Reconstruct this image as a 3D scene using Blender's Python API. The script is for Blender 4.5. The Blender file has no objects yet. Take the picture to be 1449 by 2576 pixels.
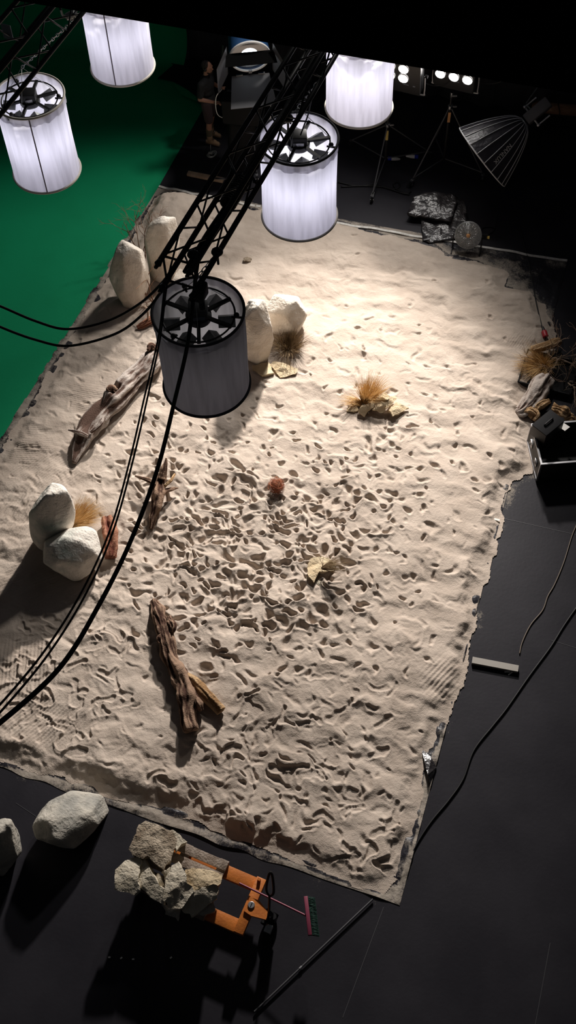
import bpy, bmesh, math, random
import numpy as np
from mathutils import Vector, Matrix, noise as mn
PI = math.pi
random.seed(7)
sc = bpy.context.scene
col = sc.collection
V = lambda *a: np.array(a, float)

# ------------------------------------------------------------------ camera
W, H, F, HC = 1449, 2576, 2900.0, 15.4
_p, _r = math.radians(57.5), math.radians(-2.0)
FW = V(0, math.cos(_p), -math.sin(_p)); _rt = V(1, 0, 0); _up = np.cross(_rt, FW)
RT = math.cos(_r) * _rt + math.sin(_r) * _up
UP = -math.sin(_r) * _rt + math.cos(_r) * _up
CAM = V(0, 0, HC)
def ray(px, py):
    d = FW * F + RT * (px - W / 2) - UP * (py - H / 2)
    return d / np.linalg.norm(d)
def G(px, py, z=0.0):
    d = ray(px, py); return CAM + d * ((z - HC) / d[2])
def Gp(px, py, P0, n):
    d = ray(px, py); return CAM + d * (np.dot(P0 - CAM, n) / np.dot(d, n))
def proj(P):
    P = np.asarray(P, float); v = P - CAM; w = v @ FW
    return W / 2 + F * (v @ RT) / w, H / 2 - F * (v @ UP) / w
def ppm(P): return F / ((np.asarray(P) - CAM) @ FW)

cd = bpy.data.cameras.new('camera'); cam = bpy.data.objects.new('camera', cd); col.objects.link(cam)
m3 = Matrix((RT, UP, -FW)).transposed()
cam.matrix_world = Matrix.Translation(CAM) @ m3.to_4x4()
cd.sensor_fit = 'VERTICAL'; cd.sensor_height = 36; cd.lens = F / H * 36; cd.clip_end = 200; cd.clip_start = 0.05
sc.camera = cam

# ------------------------------------------------------------------ materials
def mat(name, c, rough=.8, metal=0., c2=None, vs=6., bump=0., bs=40., spec=.5, vlo=.35, vhi=.65, detail=6., stretch=None, bump2=0., bs2=8., sheen=0.):
    m = bpy.data.materials.new(name); m.use_nodes = True
    nt = m.node_tree; b = nt.nodes['Principled BSDF']
    b.inputs['Base Color'].default_value = (*c, 1); b.inputs['Roughness'].default_value = rough
    b.inputs['Metallic'].default_value = metal; b.inputs['Specular IOR Level'].default_value = spec
    tc = nt.nodes.new('ShaderNodeTexCoord'); src = tc.outputs['Object']
    if stretch:
        mp = nt.nodes.new('ShaderNodeMapping'); mp.inputs['Scale'].default_value = stretch
        nt.links.new(src, mp.inputs[0]); src = mp.outputs[0]
    if c2:
        n = nt.nodes.new('ShaderNodeTexNoise'); n.inputs['Scale'].default_value = vs; n.inputs['Detail'].default_value = detail
        nt.links.new(src, n.inputs['Vector'])
        r = nt.nodes.new('ShaderNodeValToRGB'); r.color_ramp.elements[0].position = vlo; r.color_ramp.elements[1].position = vhi
        r.color_ramp.elements[0].color = (*c, 1); r.color_ramp.elements[1].color = (*c2, 1)
        nt.links.new(n.outputs['Fac'], r.inputs[0]); nt.links.new(r.outputs[0], b.inputs['Base Color'])
    prev = None
    for st, s in ((bump, bs), (bump2, bs2)):
        if st:
            n = nt.nodes.new('ShaderNodeTexNoise'); n.inputs['Scale'].default_value = s; n.inputs['Detail'].default_value = 5
            nt.links.new(src, n.inputs['Vector'])
            bn = nt.nodes.new('ShaderNodeBump'); bn.inputs['Strength'].default_value = 1.0; bn.inputs['Distance'].default_value = st
            nt.links.new(n.outputs['Fac'], bn.inputs['Height'])
            if prev: nt.links.new(prev, bn.inputs['Normal'])
            prev = bn.outputs['Normal']
    if prev: nt.links.new(prev, b.inputs['Normal'])
    return m
def grain(m):
    nt = m.node_tree; r = next(n for n in nt.nodes if n.type == 'VALTORGB'); fac = r.inputs[0].links[0].from_socket
    at = nt.nodes.new('ShaderNodeAttribute'); at.attribute_name = 'grain'; mx = nt.nodes.new('ShaderNodeMix'); mx.inputs[0].default_value = .6
    nt.links.new(fac, mx.inputs[2]); nt.links.new(at.outputs['Fac'], mx.inputs[3]); nt.links.new(mx.outputs[0], r.inputs[0]); return m
def emit(name, c, s):
    m = bpy.data.materials.new(name); m.use_nodes = True; nt = m.node_tree
    b = nt.nodes['Principled BSDF']; b.inputs['Base Color'].default_value = (*c, 1)
    b.inputs['Emission Color'].default_value = (*c, 1); b.inputs['Emission Strength'].default_value = s
    return m
def fabric(name, c, fac):
    m = bpy.data.materials.new(name); m.use_nodes = True; nt = m.node_tree
    out = nt.nodes['Material Output']; nt.nodes.remove(nt.nodes['Principled BSDF'])
    d = nt.nodes.new('ShaderNodeBsdfDiffuse'); t = nt.nodes.new('ShaderNodeBsdfTranslucent'); mx = nt.nodes.new('ShaderNodeMixShader')
    tc = nt.nodes.new('ShaderNodeTexCoord'); mp = nt.nodes.new('ShaderNodeMapping'); mp.inputs['Scale'].default_value = (9, 9, .8)
    n = nt.nodes.new('ShaderNodeTexNoise'); n.inputs['Scale'].default_value = 1.5; n.inputs['Detail'].default_value = 4
    r = nt.nodes.new('ShaderNodeValToRGB'); r.color_ramp.elements[0].color = (*[x * .8 for x in c], 1); r.color_ramp.elements[1].color = (*c, 1)
    r.color_ramp.elements[0].position = .3; r.color_ramp.elements[1].position = .6
    nt.links.new(tc.outputs['Object'], mp.inputs[0]); nt.links.new(mp.outputs[0], n.inputs['Vector']); nt.links.new(n.outputs['Fac'], r.inputs[0])
    nt.links.new(r.outputs[0], d.inputs[0]); nt.links.new(r.outputs[0], t.inputs[0])
    mx.inputs[0].default_value = fac
    nt.links.new(d.outputs[0], mx.inputs[1]); nt.links.new(t.outputs[0], mx.inputs[2]); nt.links.new(mx.outputs[0], out.inputs[0])
    return m
def floor_mat(name, c, c2, rough, dustc, bump, bs):
    m = mat(name, c, rough, c2=c2, vs=1.2, bump=bump, bs=bs, spec=.2)
    nt = m.node_tree; b = nt.nodes['Principled BSDF']
    at = nt.nodes.new('ShaderNodeAttribute'); at.attribute_name = 'dust'
    tc = nt.nodes.new('ShaderNodeTexCoord')
    def nz(s, d=8):
        n = nt.nodes.new('ShaderNodeTexNoise'); n.inputs['Scale'].default_value = s; n.inputs['Detail'].default_value = d; n.inputs['Roughness'].default_value = .7
        nt.links.new(tc.outputs['Object'], n.inputs['Vector']); return n.outputs['Fac']
    def mth(op, a, bb, clamp=False):
        q = nt.nodes.new('ShaderNodeMath'); q.operation = op; q.use_clamp = clamp
        for i, x in enumerate((a, bb)):
            if hasattr(x, 'is_output'): nt.links.new(x, q.inputs[i])
            else: q.inputs[i].default_value = x
        return q.outputs[0]
    s = mth('ADD', mth('MULTIPLY', nz(3.5), 1.0), at.outputs['Fac'])
    s = mth('ADD', s, mth('MULTIPLY', mth('SUBTRACT', nz(40, 4), .5), .5))
    k = mth('MULTIPLY', mth('SUBTRACT', s, .98), 4.0, True)
    k = mth('MULTIPLY', k, .9)
    mx = nt.nodes.new('ShaderNodeMix'); mx.data_type = 'RGBA'
    old = b.inputs['Base Color'].links[0].from_socket
    nt.links.new(k, mx.inputs[0]); nt.links.new(old, mx.inputs[6]); mx.inputs[7].default_value = (*dustc, 1)
    nt.links.new(mx.outputs[2], b.inputs['Base Color'])
    rr = mth('ADD', mth('MULTIPLY', k, .9 - rough), rough, True); nt.links.new(rr, b.inputs['Roughness'])
    return m

SANDC = (.44, .366, .304)
MT = dict(
    sand=mat('sand', SANDC, .95, c2=(.52, .44, .37), vs=2.5, bump=.004, bs=75, bump2=.007, bs2=26, spec=.1),
    floor=floor_mat('black_stage_floor', (.015, .0142, .0185), (.022, .021, .026), .45, (.30, .26, .21), .0012, 18),
    tarp=floor_mat('black_plastic_sheet', (.014, .013, .018), (.03, .029, .034), .38, (.36, .315, .265), .03, 7),
    plastic=mat('crumpled_black_plastic', (.02, .018, .02), .3, c2=(.04, .036, .038), bump=.012, bs=9, bump2=.07, bs2=4, spec=1.),
    green=mat('chroma_green', (.002, .23, .095), .75, c2=(.003, .26, .11), vs=.8, bump=.002, bs=20, spec=.2),
    drape=mat('grey_drape', (.03, .03, .037), .9, c2=(.04, .04, .048), vs=1.5, stretch=(4, 4, .4), bump=.03, bs=2),
    border=mat('black_border_cloth', (.004, .004, .004), 1., spec=0.),
    rock=mat('cream_sculpted_rock', (.60, .52, .43), .85, c2=(.76, .70, .62), vs=2.6, bump=.03, bs=7, bump2=.012, bs2=30, spec=.2),
    rockg=mat('pale_sculpted_rock', (.36, .40, .36), .85, c2=(.72, .67, .60), vs=1.8, bump=.03, bs=7, bump2=.012, bs2=30, spec=.2, vlo=.30, vhi=.46),
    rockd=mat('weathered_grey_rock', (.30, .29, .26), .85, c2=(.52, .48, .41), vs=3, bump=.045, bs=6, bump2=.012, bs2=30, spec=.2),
    slab=mat('split_sandstone', (.47, .41, .31), .9, c2=(.66, .60, .49), vs=4, bump=.03, bs=11, bump2=.012, bs2=40, spec=.2),
    slabw=mat('warm_sandstone', (.52, .40, .25), .9, c2=(.68, .56, .38), vs=5, bump=.025, bs=13, bump2=.01, bs2=45, spec=.2),
    slabb=mat('dirty_brown_stone', (.22, .17, .12), .9, c2=(.52, .44, .34), vs=4.5, bump=.05, bs=12, bump2=.015, bs2=45, spec=.2),
    wood=mat('dark_driftwood', (.055, .026, .017), .9, c2=(.29, .19, .13), vs=14, bump=.010, bs=60, spec=.2),
    woodg=mat('bleached_driftwood', (.10, .06, .045), .9, c2=(.46, .40, .355), vs=9, bump=.010, bs=55, spec=.2),
    woodr=mat('red_brown_wood', (.13, .04, .025), .9, c2=(.34, .16, .10), vs=14, bump=.010, bs=60, spec=.2),
    woodt=mat('tan_bark', (.26, .15, .07), .9, c2=(.50, .34, .19), vs=12, bump=.03, bs=26, spec=.2),
    twig=mat('red_brown_twig', (.16, .075, .045), .85, c2=(.34, .2, .12), vs=12),
    twigp=mat('pale_root', (.26, .17, .12), .85, c2=(.42, .31, .23), vs=12),
    straw=mat('golden_straw', (.60, .36, .13), .8, c2=(.78, .55, .27), vs=9),
    strawd=mat('brown_dry_grass', (.17, .105, .05), .85, c2=(.33, .23, .12), vs=9),
    rust=mat('rust_red_twigs', (.28, .075, .035), .9, c2=(.5, .2, .1), vs=16),
    black=mat('black_metal', (.010, .010, .011), .45, spec=.4),
    blackm=mat('black_matt', (.008, .008, .009), .8, spec=.2),
    cable=mat('black_rubber', (.008, .008, .009), .55, spec=.3),
    cablet=mat('tan_worn_cable', (.10, .075, .055), .6),
    steel=mat('chrome_steel', (.55, .55, .56), .25, 1.),
    galv=mat('galvanised_plate', (.33, .34, .33), .5, .6, c2=(.5, .51, .5), vs=20),
    alu=mat('brushed_aluminium', (.55, .55, .57), .4, .9),
    greym=mat('dark_grey_paint', (.06, .06, .065), .5),
    fab=fabric('white_silk', (.84, .83, .88), .55),
    fabg=fabric('unlit_silk', (.88, .87, .92), .58),
    hem=mat('cream_hem', (.62, .58, .5), .9),
    hemk=mat('dark_hem', (.05, .05, .06), .9),
    seam=mat('grey_seam', (.22, .2, .24), .9),
    white=mat('white_paint', (.75, .74, .72), .6),
    wtape=mat('white_edge_tape', (.72, .70, .66), .7, c2=(.5, .48, .44), vs=14),
    bulb=emit('lit_lamp_glass', (1, .96, .92), 45.),
    hmi=emit('lit_daylight_lens', (.85, .93, 1), 8.),
    blue=mat('blue_paint', (.02, .07, .18), .4),
    blueb=mat('bright_blue_plug', (.01, .03, .45), .4),
    orange=mat('orange_truck_paint', (.62, .20, .035), .45, c2=(.5, .15, .03), vs=7, bump=.003, bs=30),
    pallet=mat('weathered_pallet_wood', (.20, .15, .115), .85, c2=(.36, .30, .25), vs=9, bump=.012, bs=40),
    timber=mat('pale_timber', (.40, .27, .17), .8, c2=(.5, .36, .24), vs=9),
    brownb=mat('brown_wooden_beam', (.12, .06, .03), .8, c2=(.2, .11, .06), vs=5, bump=.02, bs=15),
    maroon=mat('maroon_broom', (.22, .035, .07), .5),
    bristle=mat('green_bristle', (.015, .07, .05), .6),
    red=mat('red_plug', (.38, .02, .03), .4),
    yellow=mat('yellow_sticker', (.6, .45, .12), .7), orangel=mat('orange_sticker', (.6, .3, .12), .7), paper=mat('white_paper', (.8, .78, .74), .8),
    labelg=mat('grey_label_plate', (.16, .18, .22), .6),
    skin=mat('skin', (.42, .21, .14), .55), shirt=mat('black_t_shirt', (.012, .012, .014), .95, c2=(.02, .02, .022), vs=6, bump=.008, bs=14), shorts=mat('maroon_grey_shorts', (.05, .032, .036), .95, bump=.008, bs=14),
    hair=mat('dark_hair', (.02, .014, .012), .8), boot=mat('tan_suede_boot', (.30, .19, .11), .9), sock=mat('olive_sock', (.10, .08, .05), .95), sole=mat('dark_rubber_sole', (.04, .03, .025), .8),
    caseb=mat('road_case_black', (.012, .012, .013), .5), silver=mat('silver_softbox_edge', (.5, .48, .5), .35, .3), sbox=mat('black_softbox_nylon', (.022, .020, .026), .42, bump=.02, bs=9, spec=.5),
    rib=mat('white_piping', (.6, .6, .62), .5), mesh=mat('grey_mesh_silk', (.34, .33, .36), .9),
    tarmac=mat('grey_channel', (.30, .28, .25), .6),
)

for k_ in ('wood', 'woodg', 'woodr', 'woodt'): grain(MT[k_])

# ------------------------------------------------------------------ object helpers
ORG = {}
class MB:
    def __init__(s): s.v = []; s.f = []; s.n = 0
    def add(s, v, f):
        v = np.asarray(v, float)
        s.v.append(v); o = s.n
        s.f += [tuple(i + o for i in q) for q in f]; s.n += len(v); return s
    def box(s, c, size, X=(1, 0, 0), Y=(0, 1, 0), Z=(0, 0, 1), bev=0.):
        X, Y, Z = (np.array(a, float) / np.linalg.norm(a) for a in (X, Y, Z)); c = np.array(c, float)
        if not bev:
            v = [c + X * size[0] / 2 * a + Y * size[1] / 2 * b + Z * size[2] / 2 * d for a in (-1, 1) for b in (-1, 1) for d in (-1, 1)]
            return s.add(v, [(0, 1, 3, 2), (4, 6, 7, 5), (0, 4, 5, 1), (2, 3, 7, 6), (0, 2, 6, 4), (1, 5, 7, 3)])
        bm = bmesh.new(); bmesh.ops.create_cube(bm, size=1)
        for q in bm.verts: q.co = Vector((q.co.x * size[0], q.co.y * size[1], q.co.z * size[2]))
        bmesh.ops.bevel(bm, geom=bm.edges[:], offset=bev, segments=2, affect='EDGES', profile=.5)
        bm.verts.index_update()
        v = [c + X * q.co.x + Y * q.co.y + Z * q.co.z for q in bm.verts]; f = [tuple(x.index for x in q.verts) for q in bm.faces]
        bm.free(); return s.add(v, f)
    def tube(s, pts, r, n=8, cap=True, closed=False):
        pts = [np.array(p, float) for p in pts]; m = len(pts)
        rr = r if hasattr(r, '__len__') else [r] * m
        v = []; prev = None
        for i, p in enumerate(pts):
            a = pts[(i - 1) % m] if (closed or i > 0) else p; b = pts[(i + 1) % m] if (closed or i < m - 1) else p
            t = b - a; t /= (np.linalg.norm(t) + 1e-12)
            if prev is None:
                k = V(0, 0, 1) if abs(t[2]) < .9 else V(1, 0, 0); x = np.cross(t, k)
            else: x = prev - t * np.dot(prev, t)
            x /= (np.linalg.norm(x) + 1e-12); prev = x; y = np.cross(t, x)
            for k in range(n):
                a2 = 2 * PI * k / n; v.append(p + rr[i] * (math.cos(a2) * x + math.sin(a2) * y))
        f = []
        for i in range(m if closed else m - 1):
            j = (i + 1) % m
            for k in range(n): f.append((i * n + k, i * n + (k + 1) % n, j * n + (k + 1) % n, j * n + k))
        if cap and not closed: f.append(tuple(range(n))[::-1]); f.append(tuple((m - 1) * n + k for k in range(n)))
        return s.add(v, f)
    def cyl(s, a, b, r, n=16, r2=None): return s.tube([a, b], [r, r if r2 is None else r2], n)
    def ring(s, c, R, r, X=(1, 0, 0), Y=(0, 1, 0), n=40, k=6):
        X, Y, c = np.array(X, float), np.array(Y, float), np.array(c, float)
        return s.tube([c + R * (math.cos(2 * PI * i / n) * X + math.sin(2 * PI * i / n) * Y) for i in range(n)], r, k, closed=True)
    def lathe(s, c, prof, X=(1, 0, 0), Y=(0, 1, 0), Z=(0, 0, 1), n=32, cap=True):
        X, Y, Z, c = (np.array(a, float) for a in (X, Y, Z, c)); v = []
        for (r, h) in prof:
            for k in range(n): a = 2 * PI * k / n; v.append(c + Z * h + r * (math.cos(a) * X + math.sin(a) * Y))
        f = []
        for i in range(len(prof) - 1):
            for k in range(n): f.append((i * n + k, i * n + (k + 1) % n, (i + 1) * n + (k + 1) % n, (i + 1) * n + k))
        if cap: f.append(tuple(range(n))[::-1]); f.append(tuple((len(prof) - 1) * n + k for k in range(n)))
        return s.add(v, f)
    def ball(s, c, r, n=2):
        bm = bmesh.new(); bmesh.ops.create_icosphere(bm, subdivisions=n, radius=1); bm.verts.index_update()
        r = np.array(r, float) * np.ones(3)
        v = [np.array(c, float) + r * np.array(q.co) for q in bm.verts]; f = [tuple(x.index for x in q.verts) for q in bm.faces]; bm.free()
        return s.add(v, f)
    def build(s, name, m, parent=None, base=None, smooth=True, angle=None):
        v = np.concatenate(s.v) if s.v else np.zeros((0, 3))
        o0 = ORG[parent.name] if parent is not None else (np.array(base, float) if base is not None else V(v[:, 0].mean(), v[:, 1].mean(), v[:, 2].min()))
        me = bpy.data.meshes.new(name); me.from_pydata((v - o0).tolist(), [], s.f); me.update()
        me.materials.append(m)
        if getattr(s, 'grain', None): at = me.attributes.new('grain', 'FLOAT', 'POINT'); at.data.foreach_set('value', s.grain)
        if smooth:
            me.polygons.foreach_set('use_smooth', [True] * len(me.polygons))
            if angle: me.set_sharp_from_angle(angle=math.radians(angle))
        o = bpy.data.objects.new(name, me); col.objects.link(o)
        ORG[o.name] = o0
        if parent is not None: o.parent = parent
        else: o.location = o0
        return o
def part(name, mb, m, parent, label=None, smooth=True, angle=40):
    o = mb.build(name, m, parent, smooth=smooth, angle=angle)
    if label: o['label'] = label
    return o
def tag(o, label, cat, group=None, kind=None):
    if label: o['label'] = label
    if cat: o['category'] = cat
    if group: o['group'] = group
    if kind: o['kind'] = kind
    return o
def thing(name, label, cat, loc, group=None):
    o = bpy.data.objects.new(name, None); o.empty_display_size = .1; col.objects.link(o); o.location = loc; ORG[o.name] = np.array(loc, float)
    return tag(o, label, cat, group)
def spline(pts, n=8):
    pts = [np.array(p, float) for p in pts]; out = []
    P = [pts[0] * 2 - pts[1]] + pts + [pts[-1] * 2 - pts[-2]]
    for i in range(1, len(P) - 2):
        for k in range(n):
            t = k / n; a, b, c, d = P[i - 1], P[i], P[i + 1], P[i + 2]
            out.append(.5 * (2 * b + (c - a) * t + (2 * a - 5 * b + 4 * c - d) * t * t + (3 * b - a - 3 * c + d) * t ** 3))
    out.append(pts[-1]); return out
def fnoise(shape, sig, seed):
    rg = np.random.default_rng(seed); w = rg.standard_normal(shape)
    sy, sx = sig if hasattr(sig, '__len__') else (sig, sig)
    fy = np.fft.fftfreq(shape[0])[:, None]; fx = np.fft.fftfreq(shape[1])[None]
    k = np.exp(-2 * (PI ** 2) * ((fy * sy) ** 2 + (fx * sx) ** 2))
    r = np.fft.ifft2(np.fft.fft2(w) * k).real
    return r / (r.std() + 1e-9)

# ------------------------------------------------------------------ ground frame (tarpaulin aligned)
A, B, C, D = G(400, 470), G(1425, 658), G(1000, 2275), G(-421, 1785)
eu = (B - A) / np.linalg.norm(B - A); ev = V(eu[1], -eu[0], 0)
def poly_sdf(P, poly):                              # + inside
    x, y = P[..., 0], P[..., 1]; d = np.full(x.shape, 1e9); ins = np.zeros(x.shape, bool); n = len(poly)
    for i in range(n):
        a, b = poly[i], poly[(i + 1) % n]; e = b[:2] - a[:2]
        wx, wy = x - a[0], y - a[1]; t = np.clip((wx * e[0] + wy * e[1]) / (e @ e), 0, 1)
        d = np.minimum(d, np.hypot(wx - t * e[0], wy - t * e[1]))
        c = ((a[1] > y) != (b[1] > y)) & (x < (b[0] - a[0]) * (y - a[1]) / (b[1] - a[1] + 1e-12) + a[0]); ins ^= c
    return np.where(ins, d, -d)
SPX = [(385, 498), (415, 483), (450, 482), (500, 492), (560, 505), (620, 520), (700, 540), (790, 552), (870, 560), (925, 578), (1000, 598), (1090, 612), (1130, 640), (1200, 655), (1278, 690), (1272, 722),
       (1338, 738), (1362, 770), (1392, 828), (1398, 880), (1360, 930), (1330, 1010), (1338, 1090), (1334, 1190), (1290, 1215), (1268, 1255), (1262, 1330), (1245, 1400), (1212, 1480), (1196, 1530), (1205, 1580), (1182, 1650), (1165, 1720), (1150, 1770), (1112, 1850),
       (1098, 1880), (1070, 1930), (1062, 1990), (1052, 2080), (1025, 2150), (1010, 2215), (960, 2250), (890, 2233), (780, 2188), (690, 2152), (600, 2116), (500, 2080), (400, 2042), (250, 1990), (150, 1958), (0, 1925), (-160, 1880),
       (-160, 1380), (0, 1128), (62, 1040), (128, 925), (178, 850), (228, 778), (268, 705), (300, 650), (345, 570)]
SPOLY = [G(*p) for p in SPX]

def grid(u0, u1, v0, v1, st):
    us = np.arange(u0, u1, st); vs = np.arange(v0, v1, st)
    U, Vv = np.meshgrid(us, vs)                     # rows v, cols u
    P = A[None, None] + U[..., None] * eu + Vv[..., None] * ev
    return us, vs, P
def gridmesh(name, P, m, keep=None, attrs=None, base=(0, 0, 0)):
    ny, nx = P.shape[:2]; idx = np.arange(ny * nx).reshape(ny, nx)
    q = np.stack([idx[:-1, :-1], idx[1:, :-1], idx[1:, 1:], idx[:-1, 1:]], -1).reshape(-1, 4)
    if keep is not None:
        kf = (keep[:-1, :-1] & keep[1:, :-1] & keep[1:, 1:] & keep[:-1, 1:]).reshape(-1); q = q[kf]
    used = np.zeros(ny * nx, bool); used[q.reshape(-1)] = True; re = np.cumsum(used) - 1
    vv = P.reshape(-1, 3)[used] - np.array(base); q = re[q]
    me = bpy.data.meshes.new(name); me.vertices.add(len(vv)); me.vertices.foreach_set('co', vv.astype(np.float32).reshape(-1))
    me.loops.add(len(q) * 4); me.loops.foreach_set('vertex_index', q.astype(np.int32).reshape(-1))
    me.polygons.add(len(q)); me.polygons.foreach_set('loop_start', np.arange(0, len(q) * 4, 4, dtype=np.int32))
    try: me.polygons.foreach_set('loop_total', np.full(len(q), 4, dtype=np.int32))
    except Exception: pass
    me.update(calc_edges=True); me.validate()
    me.polygons.foreach_set('use_smooth', np.ones(len(q), bool))
    for k, a in (attrs or {}).items():
        at = me.attributes.new(k, 'FLOAT', 'POINT'); at.data.foreach_set('value', a.reshape(-1)[used].astype(np.float32))
    me.materials.append(m)
    o = bpy.data.objects.new(name, me); col.objects.link(o); o.location = base; ORG[o.name] = np.array(base, float); return o
def sm(x, a, b): t = np.clip((x - a) / (b - a), 0, 1); return t * t * (3 - 2 * t)

# ------------------------------------------------------------------ sand heightfield
ST = .0125
us, vs, P = grid(-1.6, 8.6, -.7, 12.6, ST)
sh = P.shape[:2]
px = np.zeros(sh); py = np.zeros(sh)
v_ = P - CAM; w_ = v_ @ FW; px = W / 2 + F * (v_ @ RT) / w_; py = H / 2 - F * (v_ @ UP) / w_
sd = poly_sdf(P, SPOLY)
edge = sd + .018 * fnoise(sh, 8, 1) + .012 * fnoise(sh, 2.5, 2) + .02 * fnoise(sh, 22, 21)
def blob(cx, cy, rx, ry=None): ry = ry or rx; return np.exp(-(((px - cx) / rx) ** 2 + ((py - cy) / ry) ** 2))
trod = np.clip(1.1 * blob(560, 1420, 270, 260) + .95 * blob(720, 1990, 260, 210) + .55 * blob(850, 1380, 220, 260) + .45 * blob(330, 1150, 200, 160) + .45 * blob(150, 1800, 200, 180) + .22 * blob(860, 850, 140, 60) + .25 * blob(1000, 1150, 220, 200), 0, 1)
h = .075 * sm(edge, 0, .30) + .02
h += .016 * fnoise(sh, 45, 3) + .012 * fnoise(sh, (9, 20), 4) * (1.1 - .5 * trod) + .0042 * fnoise(sh, (3.2, 9), 5) * (1 + .5 * fnoise(sh, 40, 51)).clip(.2, 2) + .0068 * fnoise(sh, (5.5, 12), 52) + .0011 * fnoise(sh, 1.6, 6) * (1 + fnoise(sh, 20, 53)).clip(0, 3)
h += .22 * blob(445, 535, 75, 45) + .05 * blob(860, 850, 60, 40) + .05 * blob(1000, 620, 150, 40)
rdg = 1 - np.abs(fnoise(sh, (9, 14), 82)); h += trod * (.013 * fnoise(sh, 11, 8) + .005 * fnoise(sh, 5, 81)) + .010 * rdg * (.35 + .65 * trod)
# footprints, trodden over years of takes: pits with pushed-up rims
rg = np.random.default_rng(12)
cand = rg.integers(0, sh[0] * sh[1], 90000); tv = trod.reshape(-1)[cand]; sv = sd.reshape(-1)[cand]
ok = (rg.random(len(cand)) < tv ** 1.3 + .004) & (sv > .1) & (px.reshape(-1)[cand] > -150); cand = cand[ok]
occ = np.zeros((sh[0] // 4 + 1, sh[1] // 4 + 1), bool)
npit = 0
for ci in cand:
    iy, ix = divmod(int(ci), sh[1]); t = trod[iy, ix]; x0, y0 = px[iy, ix], py[iy, ix]
    low = y0 > 1720 or x0 < 330
    L = rg.uniform(.10, .155) if low and rg.random() < .6 else rg.uniform(.05, .115); Wd = L * rg.uniform(.5, .85) if not low else L * rg.uniform(.4, .6)
    sp = int(L * (rg.uniform(.6, 1.4) + 1.1 * (1 - t)) / ST / 4) + 1; cy_, cx_ = iy // 4, ix // 4
    if occ[max(cy_ - sp, 0):cy_ + sp + 1, max(cx_ - sp, 0):cx_ + sp + 1].any(): continue
    occ[cy_, cx_] = True; npit += 1
    a = rg.normal(.45, .8); dp = (rg.choice((.02, .035, .05, .07, .085, .095)) if not low else rg.uniform(.022, .045)) * (.35 + .7 * t)
    if x0 < 330 and y0 > 1500: dp *= .55
    R = int((L * 1.9) / ST) + 1
    y_a, y_b, x_a, x_b = max(iy - R, 0), min(iy + R + 1, sh[0]), max(ix - R, 0), min(ix + R + 1, sh[1])
    gx = (np.arange(x_a, x_b) - ix)[None] * ST; gy = (np.arange(y_a, y_b) - iy)[:, None] * ST
    qx = gx * math.cos(a) + gy * math.sin(a); qy = -gx * math.sin(a) + gy * math.cos(a)
    an_ = np.arctan2(qy, qx); wob = 1 + .16 * np.sin(2 * an_ + rg.uniform(0, 6)) + .10 * np.sin(3 * an_ + rg.uniform(0, 6)) + .07 * np.sin(5 * an_ + rg.uniform(0, 6))
    r = np.sqrt((qx / L) ** 2 + (qy / (Wd * (1 - .25 * np.tanh(-qx / L)))) ** 2) / wob
    cur = h[y_a:y_b, x_a:x_b]
    m_ = np.exp(-(r / .80) ** rg.uniform(2.2, 4.)); flo = cur.mean() - dp
    h[y_a:y_b, x_a:x_b] = cur * (1 - m_) + (flo + .3 * (cur - cur.mean()) + dp * .35 * qy / L) * m_ + .12 * dp * np.exp(-((r - 1.25) / .32) ** 2) * (1 + .9 * np.sin(an_ + 1.2))
for (sx, sy) in [(rg.uniform(20, 330), rg.uniform(1560, 1900)) for _ in range(60)] + [(rg.uniform(380, 1000), rg.uniform(1900, 2180)) for _ in range(46)] + [(rg.uniform(560, 1000), rg.uniform(1700, 1900)) for _ in range(20)]:
    g_ = G(sx, sy, .05); u_ = (g_ - A) @ eu; w_2 = (g_ - A) @ ev; ix, iy = int((u_ - us[0]) / ST), int((w_2 - vs[0]) / ST)
    if not (20 < ix < sh[1] - 20 and 20 < iy < sh[0] - 20) or sd[iy, ix] < .15: continue
    a = rg.uniform(0, PI); R = 18
    gx = (np.arange(-R, R + 1))[None] * ST; gy = (np.arange(-R, R + 1))[:, None] * ST
    qx = gx * math.cos(a) + gy * math.sin(a); qy = -gx * math.sin(a) + gy * math.cos(a)
    wdt = .048 - .012 * np.cos(qx / .14 * PI * 1.1) ; rr2 = np.maximum(np.abs(qx) / .14, 0) ** 4 + (np.abs(qy) / wdt) ** 2
    win = h[iy - R:iy + R + 1, ix - R:ix + R + 1]
    if win.shape != rr2.shape: continue
    m_ = 1 / (1 + np.exp((rr2 - 1) * 6)); h[iy - R:iy + R + 1, ix - R:ix + R + 1] = win * (1 - m_) + (win.mean() - .016 + .1 * (win - win.mean())) * m_ + .008 * np.exp(-((rr2 - 1.6) / .5) ** 2)
# trampling smears the prints: push the surface about sideways
wy = 2.6 * fnoise(sh, 7, 61) + 1.1 * fnoise(sh, 3, 62); wx = 3.0 * fnoise(sh, 7, 63) + 1.2 * fnoise(sh, 3, 64)
I_, J_ = np.meshgrid(np.arange(sh[0]), np.arange(sh[1]), indexing='ij')
yi = np.clip(I_ + wy, 0, sh[0] - 1.001); xi = np.clip(J_ + wx, 0, sh[1] - 1.001); y0_, x0_ = yi.astype(int), xi.astype(int); fy_, fx_ = yi - y0_, xi - x0_
h = h[y0_, x0_] * (1 - fy_) * (1 - fx_) + h[y0_ + 1, x0_] * fy_ * (1 - fx_) + h[y0_, x0_ + 1] * (1 - fy_) * fx_ + h[y0_ + 1, x0_ + 1] * fy_ * fx_
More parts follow.
